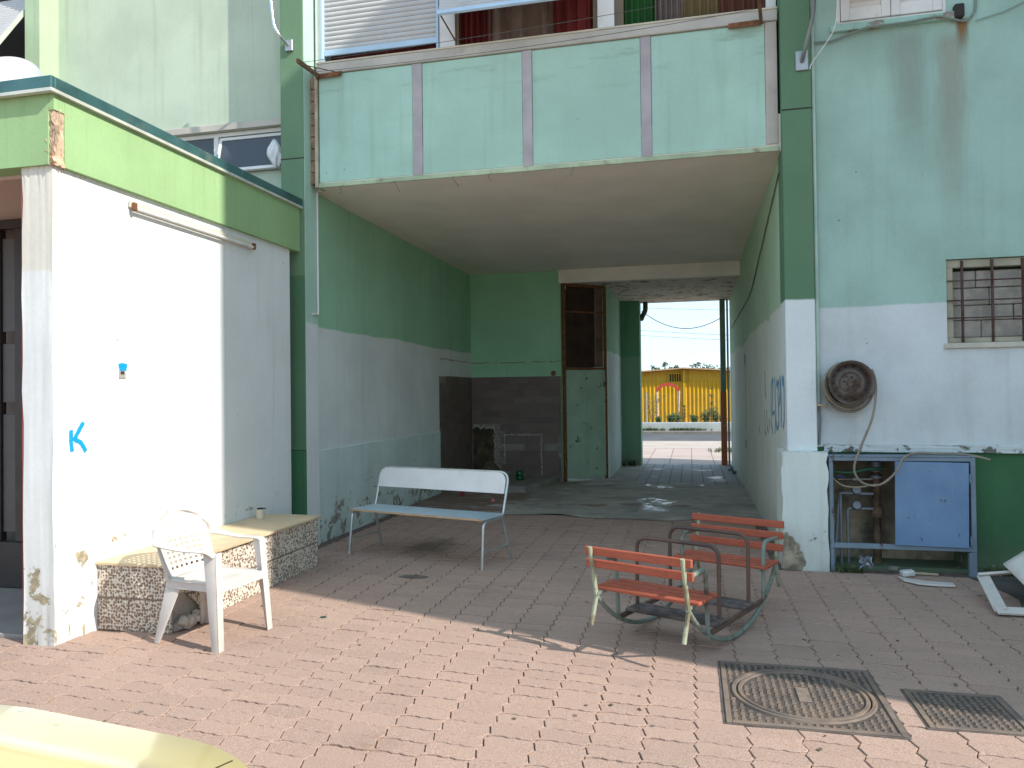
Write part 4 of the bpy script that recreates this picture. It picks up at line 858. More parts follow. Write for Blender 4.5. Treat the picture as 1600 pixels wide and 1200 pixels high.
for u in (-.03, .47):
    MB().tube(bend([rp(u, -HV+.02, .15), rp(u, -HV+.02, .632), rp(u, HV-.02, .632), rp(u, HV-.02, .15)], .085, 7), .0135, 10).build('hand_hoop', M['hoop'], rk, smooth=True)
for e in (-1, 1):
    def U(u): return UC+e*(u-UC)
    for k in range(4): MB().beam(rp(U(.665+k*.075), -HV-.045, .372), rp(U(.665+k*.075), HV+.045, .372), .05, .022).build('seat_slat', M['slat'], rk, bevel=.005)
    for z, u in ((.628, 1.012), (.548, .995)) + (((.462, .977),) if e == 1 else ()):
        MB().beam(rp(U(u), -HV-.05, z), rp(U(u), HV+.05, z), .022, .052).build('back_slat', M['slat'], rk, bevel=.005)
    for s in (-1, 1): MB().beam(rp(U(.63), HV*s*.98, .352), rp(U(.975), HV*s*.98, .352), .02, .018).build('seat_bracket', M['rocker'], rk)
for u0 in (-.13, .33):
    for k in range(4): MB().beam(rp(u0+k*.05, -HV-.01, .161), rp(u0+k*.05, HV+.01, .161), .038, .02).build('foot_slat', M['foot'], rk, bevel=.004)

# ------------------------------------------------------------------ manhole covers
iron_p = plain('cast_iron_plate', (.07, .055, .047), .75, 0, .3, 6, .4, 80, dirt=(.13, .09, .065), dscale=5, dthr=(.45, .7))
iron_c = plain('cast_iron', (.15, .115, .095), .7, .0, .25, 5, .3, 90, dirt=(.23, .16, .115), dscale=4, dthr=(.42, .65))
def cover(name, label, x0, x1, y0, y1, disc):
    o = thing(name, label, 'manhole cover', ((x0+x1)/2, (y0+y1)/2, 0), 'cast iron covers in the paving')
    cx, cy = (x0+x1)/2, (y0+y1)/2
    bq = .012
    MB().box(x0-bq, x1+bq, y0-bq, y0-.002, -.02, .003).box(x0-bq, x1+bq, y1+.002, y1+bq, -.02, .003).box(x0-bq, x0-.002, y0-.002, y1+.002, -.02, .003).box(x1+.002, x1+bq, y0-.002, y1+.002, -.02, .003).build('mortar_border', plain('dirty_mortar', (.11, .09, .08), .95, 0, .3, 12, .4), o)
    MB().box(x0, x0+.028, y0, y1, -.02, .010).box(x1-.028, x1, y0, y1, -.02, .010).box(x0+.028, x1-.028, y0, y0+.028, -.02, .010).box(x0+.028, x1-.028, y1-.028, y1, -.02, .010).build('frame', iron_c, o, bevel=.003)
    MB().box(x0+.029, x1-.029, y0+.029, y1-.029, -.02, .003).build('plate', iron_p, o)
    rd = min(x1-x0, y1-y0)/2-.075; mb = MB(); sp = .036
    nx, ny = int((x1-x0-.06)/sp), int((y1-y0-.06)/sp); patch = (cx-.035, cx+.045, cy-.11, cy+.10) if disc else (9, 9, 9, 9)
    for i in range(nx):
        for j in range(ny):
            x, y = x0+.03+(i+.5)*(x1-x0-.06)/nx, y0+.03+(j+.5)*(y1-y0-.06)/ny
            if disc and abs(math.hypot(x-cx, y-cy)-rd) < .04: continue
            if patch[0] < x < patch[1] and patch[2] < y < patch[3]: continue
            a, b = (.0125, .0085) if (i+j) % 2 else (.0085, .0125)
            mb.add([(x-a,y-b,.003),(x+a,y-b,.003),(x+a,y+b,.003),(x-a,y+b,.003),(x-a*.7,y-b*.7,.0085),(x+a*.7,y-b*.7,.0085),(x+a*.7,y+b*.7,.0085),(x-a*.7,y+b*.7,.0085)], [(4,5,6,7),(0,1,5,4),(1,2,6,5),(2,3,7,6),(3,0,4,7)])
    structure(mb.build('tread_studs', iron_c, o), 'stuff')
    if disc:
        MB().lathe([(rd-.026, .003), (rd-.022, .012), (rd-.006, .012), (rd-.002, .003), (rd+.004, .003), (rd+.008, .012), (rd+.026, .012), (rd+.03, .003)], (cx, cy, 0), n=64).build('lid_ring', iron_c, o, smooth=True, angle=30)
        MB().box(patch[0]+.008, patch[1]-.008, patch[2]+.01, patch[3]-.01, .002, .009).build('name_plate', plain('worn_iron_plate', (.26, .20, .16), .6, .3, .2, 20, .4, 60), o, bevel=.002)
cover('manhole_cover', 'large square cast iron cover with a round lid, half in sun', .145, .96, 3.862, 4.722, True)
cover('manhole_cover', 'smaller plain square cast iron cover at the picture edge', 1.085, 1.545, 3.995, 4.47, False)

# ------------------------------------------------------------------ utility cabinet, pipes, hose reel
bt = NT('blue_cabinet_paint'); bz = bt.noise(2.2, 5); bc = bt.mix(bt.ramp(bz, .3, .7), (.13, .23, .385), (.18, .29, .45)); bc = bt.mix(bt.ramp(bt.noise(3, 7, .7, vec=bt.mapped((9, 1, .6))), .55, .75, 0, .6), bc, (.22, .31, .42)); bc = bt.mix(bt.ramp(bt.noise(13, 7, .72), .64, .67), bc, (.10, .07, .055)); bt.bump(bt.math('ADD', bt.math('MULTIPLY', bz, 6.0), bt.noise(50, 3)), .25, .006); bluem = bt.fin(bc, .5); blueg = rusty('blue_grey_frame_paint', (.20, .26, .32), rust=(.12, .08, .06), amt=(.58, .68), rough=.5)
cab = thing('meter_cabinet', 'blue metal meter cabinet frame, left door missing, pipes visible inside', 'cabinet', (1.8, 7.3, 0))
YC = 7.30
MB().box(1.20, 1.235, YC, YC+.03, .20, 1.02).box(2.345, 2.385, YC, YC+.03, .20, 1.02).box(1.2355, 2.3445, YC, YC+.03, .985, 1.02).box(1.2355, 2.3445, YC, YC+.03, .205, .25).build('frame', blueg, cab, bevel=.003)
MB().box(1.19, 2.395, YC-.006, YR+.01, 1.021, 1.036).build('top_sheet', blueg, cab, bevel=.002)
MB().box(2.345, 2.385, YC+.032, YR-.005, .205, 1.02).build('side_sheet', blueg, cab)
MB().box(2.325, 2.385, YC+.002, YC+.05, -.012, .199).build('leg', blueg, cab, bevel=.003)
MB().box(1.20, 1.235, YC+.002, YC+.03, -.012, .199).build('leg', blueg, cab, bevel=.003)
dr = MB().obox((2.03, YC-.012, .612), (.585, .018, .735), Matrix.Rotation(R(.8), 3, 'Y')).build('door', bluem, cab, bevel=.003)
for z in (.84, .30): MB().tube([(2.338, YC-.012, z-.04), (2.338, YC-.012, z+.04)], .008, 8).build('hinge', blueg, dr, smooth=True)
pr = random.Random(2)
gp = plain('grey_pipe', (.22, .23, .25), .5, .2, .15, 6, .1); rp_ = plain('rusty_iron_pipe', (.15, .09, .055), .85, .2, .5, 9, .5, 40)
def pipe(name, label, pts, r, mat, rad=.03): 
    o = MB().tube(bend(pts, rad), r, 10).build(name, mat, None, smooth=True); return tag(o, label, 'pipe')
pm = thing('water_main', 'thick rusty standpipe with flange inside the open blue cabinet', 'pipe', (1.66, 7.6, 0))
MB().tube([(1.66, 7.62, -.01), (1.66, 7.62, 1.02)], .036, 14).build('riser', rp_, pm, smooth=True)
MB().lathe([(.0, 0), (.058, 0), (.058, .025), (.0, .025)], (1.66, 7.62, .80), n=18).lathe([(0, 0), (.05, 0), (.05, .09), (0, .09)], (1.66, 7.62, .86), n=18).build('flange', gp, pm)
MB().lathe([(0, 0), (.055, 0), (.06, .05), (.05, .1), (0, .1)], (1.66, 7.62, .44), n=18).build('lower_joint', rp_, pm)
bp_ = pipe('branch_pipe', 'grey pipe elbow from the standpipe, upper of two, in the cabinet', [(1.62, 7.56, .66), (1.33, 7.56, .665), (1.27, 7.54, -.01)], .014, gp)
bp_ = pipe('branch_pipe', 'grey pipe elbow from the standpipe, lower of two, in the cabinet', [(1.62, 7.58, .52), (1.40, 7.58, .52), (1.40, 7.56, -.01)], .013, gp)
bp_ = pipe('drop_pipe', 'slim grey pipe rising between two elbows in the cabinet', [(1.335, 7.545, -.01), (1.335, 7.545, .65)], .013, gp)
vt = thing('water_valve', 'dull valve with blue lever on a branch in the cabinet', 'valve', (1.45, 7.55, .8))
br = plain('dull_brass_valve', (.25, .23, .20), .4, .6, .2, 10, .1)
MB().tube([(1.32, 7.57, .79), (1.62, 7.57, .795)], .013, 10).lathe([(0, -.03), (.026, -.03), (.03, 0), (.026, .03), (0, .03)], (1.47, 7.57, .792), (1, 0, 0), 12).build('body', br, vt, smooth=True)
MB().box(1.30, 1.38, 7.54, 7.55, .81, .825).build('lever', plain('blue_lever', (.01, .07, .3), .4), vt, bevel=.003)
for z, lab in ((.55, 'small round grey water meter on the lower branch in the cabinet'), (.69, 'small round grey water meter on the upper branch in the cabinet')):
    o = MB().lathe([(0, -.03), (.04, -.03), (.045, 0), (.035, .025), (0, .03)], (1.475, 7.56, z), (0, -1, .35), 16).build('water_meter', gp, None, smooth=True); tag(o, lab, 'meter', 'water meters')
gh = pipe('green_hose', 'dark green hose lying across the top inside the cabinet', [(1.24, 7.42, .875), (1.40, 7.40, .865), (1.55, 7.42, .905), (1.68, 7.45, .90)], .016, plain('green_hose_rubber', (.015, .07, .03), .5), .06)
th = pipe('thin_hose', 'thin beige hose looping inside the open cabinet', [(1.245, 7.40, .82), (1.32, 7.40, .75), (1.45, 7.42, .73), (1.62, 7.46, .76)], .007, plain('beige_hose', (.40, .33, .22), .6), .08)

reel = thing('wheel_rim_hose_reel', 'old brown steel wheel rim fixed to the wall as a hose reel', 'hose reel', (1.39, 7.3, 1.67))
rimm = rusty('brown_wheel_steel', (.125, .10, .085), rust=(.13, .085, .06), amt=(.5, .6), rough=.5, metal=.3)
RC = Vector((1.385, 7.27, 1.68)); AX = (0.10, -1, .05)
prof = [(.085, .0), (.10, .012), (.125, .010), (.14, -.005), (.158, -.010), (.165, .03), (.178, .052), (.198, .056), (.200, .044), (.19, .02), (.168, -.01), (.165, -.10), (.172, -.13), (.198, -.135)]
MB().lathe(prof, RC, AX, 40).build('rim', rimm, reel, smooth=True, angle=50)
MB().lathe([(.0, .012), (.03, .014), (.034, .004), (.06, .002), (.085, .0)], RC, AX, 24).build('hub', rimm, reel, smooth=True)
axv = Vector(AX).normalized(); ux = axv.cross(Vector((0,0,1))).normalized(); uz = ux.cross(axv)
for k in range(14):
    a = k*2*math.pi/14; c = RC+(ux*math.cos(a)+uz*math.sin(a))*.149
    MB().lathe([(0, .0), (.011, .0), (.011, -.006), (0, -.006)], c-axv*.003, axv, 10).build('vent_hole', M['dark_room'], reel)
for k in range(4):
    a = k*math.pi/2+.3; c = RC+(ux*math.cos(a)+uz*math.sin(a))*.055
    MB().lathe([(0, .012), (.008, .012), (.009, .004), (0, .003)], c, axv, 8).build('bolt_hole', M['dark_room'], reel)
MB().tube([RC-axv*.01, Vector((RC.x-.02, 7.46, 1.66))], .03, 12).build('spindle', rimm, reel)
# coiled hose + hanging run
hm = plain('garden_hose', (.24, .205, .155), .55, 0, .15, 10, .1)
pts = []
for k in range(150):
    a = k*2*math.pi/30; d = -.025-.10*((k/150*2.6) % 1 if int(k/150*2.6) % 2 == 0 else 1-(k/150*2.6) % 1); rr = .186+.014*(k/150*2.6)+.006*math.sin(k*.37)
    pts.append(RC+axv*d+(ux*math.cos(a+.3)+uz*math.sin(a+.3))*rr+Vector((0, 0, -.012*(k/150*2.6))))
last = pts[-1]
hang = [Vector((1.572, 7.30, 1.80)), Vector((1.592, 7.27, 1.70)), Vector((1.585, 7.24, 1.56)), Vector((1.545, 7.21, 1.36)), Vector((1.45, 7.20, 1.12)), Vector((1.39, 7.195, .92)), Vector((1.46, 7.19, .80)), Vector((1.60, 7.19, .79)), Vector((1.73, 7.20, .90)), Vector((1.80, 7.23, 1.02)), Vector((1.92, 7.30, 1.055)), Vector((2.10, 7.33, 1.052)), Vector((2.28, 7.33, 1.05)), Vector((2.40, 7.30, 1.03)), Vector((2.49, 7.27, 1.005))]
def smooth_path(P, n=6):
    out = []
    for i in range(len(P)-1):
        p0, p1, p2, p3 = P[max(i-1,0)], P[i], P[i+1], P[min(i+2,len(P)-1)]
        for k in range(n):
            t = k/n; out.append(.5*((2*p1)+(p2-p0)*t+(2*p0-5*p1+4*p2-p3)*t*t+(-p0+3*p1-3*p2+p3)*t**3))
    out.append(P[-1]); return out
o = MB().tube(pts, .0105, 7).build('hose_coil', hm, None, smooth=True); o['label'] = 'x'
hose = thing('garden_hose', 'brown garden hose coiled on the wheel rim and draped over the cabinet', 'hose', (1.45, 7.2, 1.0))
o.parent = hose; o.matrix_parent_inverse = Matrix.Translation((-1.45, -7.2, -1.0)); o.name = 'coil'; del o['label']
MB().tube(smooth_path(hang), .0105, 8).build('loose_run', hm, hose, smooth=True)
# ------------------------------------------------------------------ dishes, brackets, clotheslines
dishm = plain('white_dish_paint', (.62, .62, .60), .45, 0, .06, 4, .05, dirt=(.45, .42, .38), dscale=3, dthr=(.62, .8))
def dish(name, label, c, ax, rad, group=None, mat=None):
    o = thing(name, label, 'satellite dish', tuple(c), group); n = 8
    MB().lathe([(0.001, 0)]+[(rad*k/n, rad*.22*(k/n)**2) for k in range(1, n+1)]+[(rad*1.02, rad*.22+.004), (rad*1.02, rad*.22-.008), (rad*.98, rad*.19)]+[(rad*k/n, rad*.22*(k/n)**2-.008) for k in range(n-1, 0, -1)], c, ax, 48).build('reflector', mat or dishm, o, smooth=True, angle=60)
    return o
d1 = dish('satellite_dish', 'white satellite dish standing on the extension roof beside the green column', (-6.42, 6.0, 4.62), Vector((.30, -.85, .42)), .36, 'satellite dishes')
c = Vector((-6.42, 6.0, 4.62)); a = Vector((.30, -.85, .42)).normalized()
MB().tube(bend([(-6.46, 6.15, 3.70), (-6.46, 6.15, 4.5), tuple(c-a*.03)], .06), .02, 10).build('mast', M['steel'], d1, smooth=True)
MB().box(-6.56, -6.36, 6.05, 6.25, 3.70, 3.715).build('foot_plate', M['steel'], d1)
MB().tube([c+Vector((0, 0, -.34))+a*.06, c+Vector((0, 0, -.12))+a*.46], .011, 8).build('feed_arm', M['steel'], d1, smooth=True)
MB().lathe([(0, 0), (.03, 0), (.035, .03), (.02, .09), (0, .09)], c+Vector((0, 0, -.12))+a*.46, -a, 14).build('receiver', M['dark_room'], d1, smooth=True)
d2 = dish('satellite_dish', 'satellite dish on a curved pole above the right green column', (1.42, 7.02, 5.26), Vector((.20, -.62, .75)), .30, 'satellite dishes', plain('pale_blue_dish', (.52, .56, .60), .4, 0, .06, 4, .05))
MB().box(.985, 1.095, YF-.022, YF, 4.56, 4.74).build('wall_plate', M['steel'], d2, bevel=.003)
MB().tube(bend([(1.04, YF-.02, 4.64), (1.05, YF-.10, 4.70), (1.12, YF-.20, 4.98), (1.13, YF-.21, 5.35), (1.36, YF-.26, 5.24)], .12), .019, 10).build('curved_pole', plain('grey_pole_paint', (.2, .22, .2), .5, .2, .15, 5, .1), d2, smooth=True)
MB().tube(bend([(1.30, 7.05, 5.08), (1.29, 7.08, 4.85), (1.26, 7.10, 4.75), (1.17, 7.18, 4.64), (1.10, 7.25, 4.56), (1.09, 7.25, 4.52)], .08), .0045, 6).build('white_cable', M['white_paint'], d2, smooth=True)
MB().lathe([(0, 0), (.03, 0), (.03, .05), (0, .05)], (1.34, 6.97, 5.10), (0, -.3, 1), 12).build('mount_joint', M['dark_room'], d2)

jb = thing('antenna_bracket', 'silver J-shaped antenna tube clamped to the left green column', 'bracket', (-4.2, 7.3, 5.4))
MB().tube(bend([(-4.16, 7.36, 5.40), (-4.19, 7.22, 5.45), (-4.24, 7.20, 5.55), (-4.27, 7.19, 5.85)], .08), .017, 10).build('tube', plain('bright_zinc', (.62, .64, .66), .25, .9, .05, 5, 0), jb, smooth=True)
MB().box(-4.20, -4.11, YF-.03, YF-.001, 5.34, 5.46).build('clamp_plate', M['steel'], jb, bevel=.004)

def bracket(name, label, plate, arm):
    o = thing(name, label, 'bracket', plate[0], 'clothesline brackets'); MB().beam(*plate, .012, .05).build('wall_plate', M['rust'], o, bevel=.002); MB().beam(*arm, .03, .045).build('arm', plain('rusty_timber_arm', (.17, .09, .045), .8, 0, .3, 8, .3), o, bevel=.004)
    MB().tube([Vector(arm[0]).lerp(Vector(arm[1]), .75), Vector(plate[1])], .005, 6).build('stay', M['rust'], o); return o
bracket('clothesline_bracket', 'rusty clothesline arm at the left end of the balcony rail', ((-3.90, YB-.03, 5.075), (-3.60, YB-.03, 5.085)), ((-3.87, YB-.02, 5.085), (-3.78, 6.86, 4.98)))
bracket('clothesline_bracket', 'rusty clothesline arm at the right end of the balcony rail', ((.40, YB-.03, 5.095), (.70, YB-.03, 5.10)), ((.70, YB-.02, 5.10), (.62, 6.88, 5.16)))
def sag(a, b, s, n=24):
    a, b = Vector(a), Vector(b); return [a.lerp(b, k/n)-Vector((0, 0, s*4*(k/n)*(1-k/n))) for k in range(n+1)]
wirem = plain('thin_wire', (.07, .07, .065), .6)
o = MB().tube(sag((-3.79, 6.92, 4.985), (.625, 6.93, 5.155), .03), .0028, 5).build('clothesline', wirem, None); tag(o, 'outer clothesline wire stretched along the balcony front', 'wire', 'clotheslines')
o = MB().tube(sag((-3.83, 7.25, 5.03), (.665, 7.25, 5.125), .05), .0028, 5).build('clothesline', wirem, None); tag(o, 'inner clothesline wire close to the balcony rail', 'wire', 'clotheslines')

# plastic bag hanging in the strip window
def bagp(u, v):
    a = u*2*math.pi; r_ = .085*(math.sin(math.pi*min(1, v*.9+.08)))**.7*(1+.22*math.sin(3*a+5*v)+.15*math.sin(7*a-9*v)); return Vector((-4.42+.9*r_*math.cos(a)-.03*v, YU-.10+.7*r_*math.sin(a), 4.16+.30*v+.02*math.sin(5*a)))
o = MB().grid(bagp, 28, 14).build('plastic_bag', plain('white_thin_plastic', (.72, .72, .72), .4, 0, .06, 10, .3, 30), None, smooth=True, angle=180); tag(o, 'white plastic bag hanging at the strip window by the left column', 'bag')
o = MB().tube([(-5.22, YU-.01, 4.35), (-5.21, YU-.03, 4.39), (-5.20, YU-.01, 4.36)], .012, 6).build('blue_ribbon', plain('blue_cloth', (.03, .25, .6), .7), None); tag(o, 'small blue rag tied to the strip window frame', 'rag')

# left-hand upper window with tilted roller shutter
lw = MB().box(-9.4, -7.622, YU+.2, YU+.3, 4.9, 7.2).build('dark_room', M['dark_room'], bld)
tl2 = MB().beam((-9.2, 6.98, 5.58), (-7.66, 6.98, 5.58), .03, .05, Vector((0, .5, .86))).beam((-7.66, 6.98, 5.585), (-7.66, 7.60, 6.52), .04, .03, Vector((1,0,0))).build('tilted_shutter', M['flash_edge'], bld)
for k in range(20):
    q = Vector((-9.2, 7.0, 5.61))+Vector((0, .55, .835))*(k*.055); x1 = Vector((1.52, 0, 0)); md_ = q+Vector((0, .55, .835))*.026+Vector((0, -.835, .55))*.011; e = q+Vector((0, .55, .835))*.052
    MB().add([q, q+x1, md_+x1, md_, e+x1, e], [(0,1,2,3),(3,2,4,5)]).build('slat', M['shutter_slat'], tl2)

# ------------------------------------------------------------------ things in the passage
t = NT('green_bottle_glass'); t.b.inputs['Transmission Weight'].default_value = .6; M['bottle'] = t.fin((.01, .16, .06), .1)
o = MB().lathe([(0, 0), (.06, 0), (.068, .01), (.068, .06), (.060, .075), (.068, .09), (.066, .14), (.05, .17), (.045, .168), (0, .15)], (-2.93, 12.95, .1105), n=20).build('green_bottle', M['bottle'], None, smooth=True); tag(o, 'squat green plastic bottle bottom standing on the concrete platform', 'bottle')
o = MB().obox((-1.62, 13.35, .022), (.62, .42, .008), Matrix.Rotation(R(20), 3, 'Z')).build('cardboard_sheet', plain('grey_cardboard', (.40, .39, .36), .9, 0, .12, 4, .2), None); tag(o, 'flat grey cardboard sheet on the floor before the metal door', 'cardboard')
o = MB().lathe([(0, 0), (.03, 0), (.036, .07), (.034, .07), (.028, .006), (0, .006)], (-3.55, 11.55, .012), n=14).build('red_cup', plain('red_plastic', (.30, .02, .03), .4), None, smooth=True); tag(o, 'small dark red plastic cup on the passage floor behind the bench', 'cup')
o = MB().add([(-2.95, 11.0, .012), (-2.87, 11.02, .012), (-2.91, 11.06, .012), (-2.91, 11.02, .065)], [(0,1,3),(1,2,3),(2,0,3),(2,1,0)]).build('pink_scrap', plain('pink_paper', (.55, .16, .18), .7), None); tag(o, 'crumpled pink paper scrap on the passage floor behind the bench', 'litter')
mb = MB().prism([(-2.9, 10.60), (-2.55, 10.56), (-2.45, 10.70), (-2.8, 10.75)], .010, .016); o = mb.build('paper_scrap', plain('grey_paper', (.42, .40, .37), .9), None); tag(o, 'torn pale paper sheet on the passage floor behind the bench', 'litter')
# mound of sand/ashes at the tile opening
def mound(u, v):
    x = -4.0+.62*u; y = 13.25+.54*v; h = .26*math.exp(-((u-.5)/.34)**2)*math.exp(-((v-.9)/.55)**2); return Vector((x, y, .112+h+.01*math.sin(31*u+17*v)))
structure(MB().grid(mound, 18, 14).build('ash_mound', plain('brown_ash', (.13, .10, .06), .95, 0, .3, 8, .6, 40), bld, smooth=True), 'stuff')

dp_ = thing('downpipe', 'square post at the far passage opening, green above and orange below', 'pipe', (.70, 17.25, 0))
MB().box(.64, .755, 17.15, 17.27, 1.62, 3.64).build('upper_length', plain('grey_green_post', (.15, .22, .16), .6, 0, .2, 4, .1), dp_, bevel=.01)
MB().box(.635, .76, 17.145, 17.275, -.01, 1.62).build('lower_length', rusty('orange_post', (.42, .12, .035), rust=(.2, .07, .03), amt=(.55, .7)), dp_, bevel=.01)
MB().tube([(.80, 17.2, 0), (.80, 17.2, 3.64)], .022, 10).build('side_pipe', plain('grey_side_pipe', (.30, .36, .33), .6), dp_, smooth=True)
do = thing('drain_elbow', 'dark drain elbow under the ceiling at the far passage corner', 'pipe', (-1.02, 17.2, 3.4))
MB().tube(bend([(-.96, 17.2, 3.64), (-.96, 17.2, 3.45), (-1.04, 17.3, 3.32), (-1.06, 17.38, 3.28)], .06), .055, 12).build('elbow', plain('dark_drain', (.09, .075, .06), .7), do, smooth=True)
o = MB().tube(sag((-1.06, 17.46, 3.47), (.72, 17.28, 3.27), .33), .009, 6).build('sagging_cable', wirem, None); tag(o, 'dark cable sagging across the far end opening of the passage', 'cable')

# ------------------------------------------------------------------ leaves, tufts
def leaf_cloud(mb, c, rad, n, size, r_, squash=1.0, droop=0):
    for _ in range(n):
        while True:
            p = Vector((r_.uniform(-1, 1), r_.uniform(-1, 1), r_.uniform(-1, 1)))
            if .15 < p.length < 1: break
        p = Vector((p.x*rad[0], p.y*rad[1], p.z*rad[2]))+Vector(c); e = Euler((r_.uniform(0, 6.3), r_.uniform(0, 6.3), r_.uniform(0, 6.3))).to_matrix(); s = size*r_.uniform(.6, 1.3)
        mb.add([p+e @ Vector(q) for q in ((-s, 0, 0), (0, -s*.4, s*.1), (s, 0, 0), (0, s*.4, s*.1))], [(0,1,2,3)])
def tuft(mb, c, n, h, r_, spread=.5, wd=.006):
    for _ in range(n):
        a = r_.uniform(0, 6.3); l = h*r_.uniform(.5, 1.2); b = Vector(c)+Vector((r_.uniform(-.04, .04), r_.uniform(-.03, .03), 0)); d = Vector((math.cos(a), math.sin(a), 0)); s = Vector((-d.y, d.x, 0))*wd
        m1 = b+Vector((0, 0, l*.6))+d*l*spread*.3; tp = b+Vector((0, 0, l*.85))+d*l*spread
        mb.add([b-s, b+s, m1+s*.8, m1-s*.8, tp], [(0,1,2,3),(3,2,4)])
def leafm(name, col): 
    t = NT(name); rn = t.n('NewGeometry').outputs['Random Per Island']; c = t.mix(t.ramp(rn, 0, 1, smooth=False), tuple(x*.55 for x in col), tuple(x*1.4 for x in col)); t.b.inputs['Subsurface Weight'].default_value = 0
    return t.fin(c, .6)
grassm = leafm('weed_green', (.06, .10, .025)); dryg = leafm('dry_weed', (.12, .11, .045))
r_ = random.Random(77); mb = MB()
for x, y in ((1.25, 7.24), (1.32, 7.3), (1.38, 7.26), (1.44, 7.3), (2.50, 7.40), (2.58, 7.41), (2.66, 7.40), (2.62, 7.38), (3.0, 7.42)): tuft(mb, (x, y, -.01), 22, .09, r_, .9, .004)
for k in range(5): tuft(mb, (-1.46+r_.uniform(0, .25), 16.8+r_.uniform(0, .1), 0), 14, .16, r_, .7)
for k in range(5): tuft(mb, (.78+r_.uniform(-.05, .05), 15.2+r_.uniform(0, 1.4), 0), 10, .10, r_, .9)
o = mb.build('weeds', grassm, None); structure(tag(o, 'small green weeds growing along the wall bases', 'weeds'), 'stuff')

# small litter by the cabinet and on the pavers
def scrap(name, label, c, size, col, rz, cat='litter'):
    o = MB().obox(c, size, Euler((R(rnd.uniform(-6, 6)), R(rnd.uniform(-6, 6)), rz)).to_matrix()).build(name, plain(name+'_surface', col, .6, 0, .15, 20, .2), None, bevel=min(size)*.2); return tag(o, label, cat)
scrap('crushed_carton', 'small crushed white carton below the open cabinet', (1.80, 7.18, .03), (.11, .07, .05), (.6, .6, .58), .2)
scrap('wood_stick', 'thin pale wooden stick below the blue cabinet door', (1.95, 7.25, .015), (.22, .025, .02), (.42, .34, .22), -.1)
r_ = random.Random(6); mb = MB()
for k in range(30): mb.obox((1.49+r_.uniform(-.05, .05), 7.27+r_.uniform(-.03, .03), .04+r_.random()*.1), (.035, .03, .008), Euler((r_.uniform(0, 3), r_.uniform(0, 3), 0)).to_matrix())
o = mb.build('crumpled_foil', plain('blue_silver_foil', (.28, .32, .38), .25, .7, .4, 20, .2), None); tag(o, 'crumpled blue and silver foil bundle below the cabinet', 'litter')
o = MB().lathe([(0, 0), (.022, 0), (.024, .004), (.021, .007), (0, .007)], (-2.64, 5.10, .001), n=16).build('bottle_cap', plain('green_cap', (.02, .07, .04), .4), None); tag(o, 'flat dark green bottle cap on the sunlit pavers', 'cap')
r_ = random.Random(15); mb = MB()
for k in range(60):
    x, y = r_.uniform(-3.4, 2.6), r_.uniform(3.2, 9.5); s = r_.uniform(.004, .014); mb.obox((x, y, .003), (s*2, s*1.3, .004), Euler((r_.uniform(-.3, .3), r_.uniform(-.3, .3), r_.uniform(0, 3))).to_matrix())
o = mb.build('dry_leaf_litter', plain('brown_crumbs', (.13, .09, .06), .9, 0, .5, 2, .1), None); structure(tag(o, 'scattered crumbs and leaf bits on the pavers', 'litter'), 'stuff')
o = MB().prism([(-2.56, 6.38), (-2.47, 6.34), (-2.33, 6.36), (-2.30, 6.42), (-2.40, 6.46), (-2.52, 6.45)], .0005, .004).build('tar_patch', plain('dark_tar', (.14, .115, .10), .85), None); tag(o, 'flat dark tar patch on the pavers before the metal bench', 'stain')
o = MB().prism([(2.30, 6.15), (2.42, 6.55), (2.36, 7.0), (2.30, 7.22), (2.6, 7.3), (3.3, 7.3), (3.3, 6.1)], .001, .006).build('dark_mat', plain('dark_rubber_mat', (.075, .065, .06), .85, 0, .3, 5, .4), None); tag(o, 'dark flat mat on the ground under the overturned chair', 'mat')

# ------------------------------------------------------------------ yellow car beside the camera, nose to the right
car = thing('yellow_car', 'pale yellow parked car, only its bonnet corner in view', 'car', (-2.5, .62, 0))
t = NT('pale_yellow_car_paint'); t.b.inputs['Coat Weight'].default_value = 1.0; t.b.inputs['Coat Roughness'].default_value = .05; fl = t.noise(300, 2)
M['car'] = t.fin(t.mix(t.ramp(t.noise(3, 4), .4, .7), (.56, .45, .21), (.60, .49, .24)), .3, .0)
CYc, HW = .60, .82
def car_half_width(x):   # nose at X=-.78
    d = (-.62-x)
    return HW*(1-.42*max(0, 1-d/.42)**2.2) if d < .42 else HW
def top_z(x):
    d = (-.62-x)
    return .633+.31*min(1, max(0, d)/.17)**.5+.055*min(1, max(0, d-.1)/.7)
def body_pt(u, v):   # u: nose to windscreen base; v: far sill over the bonnet to near sill
    x = -.62-(u**1.5)*1.18; w = car_half_width(x); zt = top_z(x); s = v*2-1; k = abs(s)
    if k < .80:
        q = k/.80; y = math.copysign(w*.955*q, s); z = zt-.035*q**2-.018*q**7 + (.014*math.exp(-((q-.72)/.05)**2)*min(1, u*3))
    else:
        q = (k-.80)/.20; y = math.copysign(w*(.955+.045*math.sin(q*math.pi/2*1.0)), s); z = (zt-.053)-(zt-.053-.30)*q**1.25
    return Vector((x, CYc+y, z))
MB().grid(body_pt, 36, 90).build('bonnet', M['car'], car, smooth=True, angle=60)
for s_ in (.24, .76): MB().tube([body_pt(.12+.86*k/20, s_+(.06 if s_ < .5 else -.06)*(1-k/20)**2)+Vector((0, 0, -.0005)) for k in range(21)], .0022, 5).build('bonnet_seam', plain('seam_shadow_gap', (.03, .025, .01), .8), car)
MB().tube([body_pt(.37, .11+.78*k/30)+Vector((0, 0, -.0005)) for k in range(31)], .0022, 5).build('bonnet_seam', plain('front_shut_line', (.03, .025, .01), .8), car)
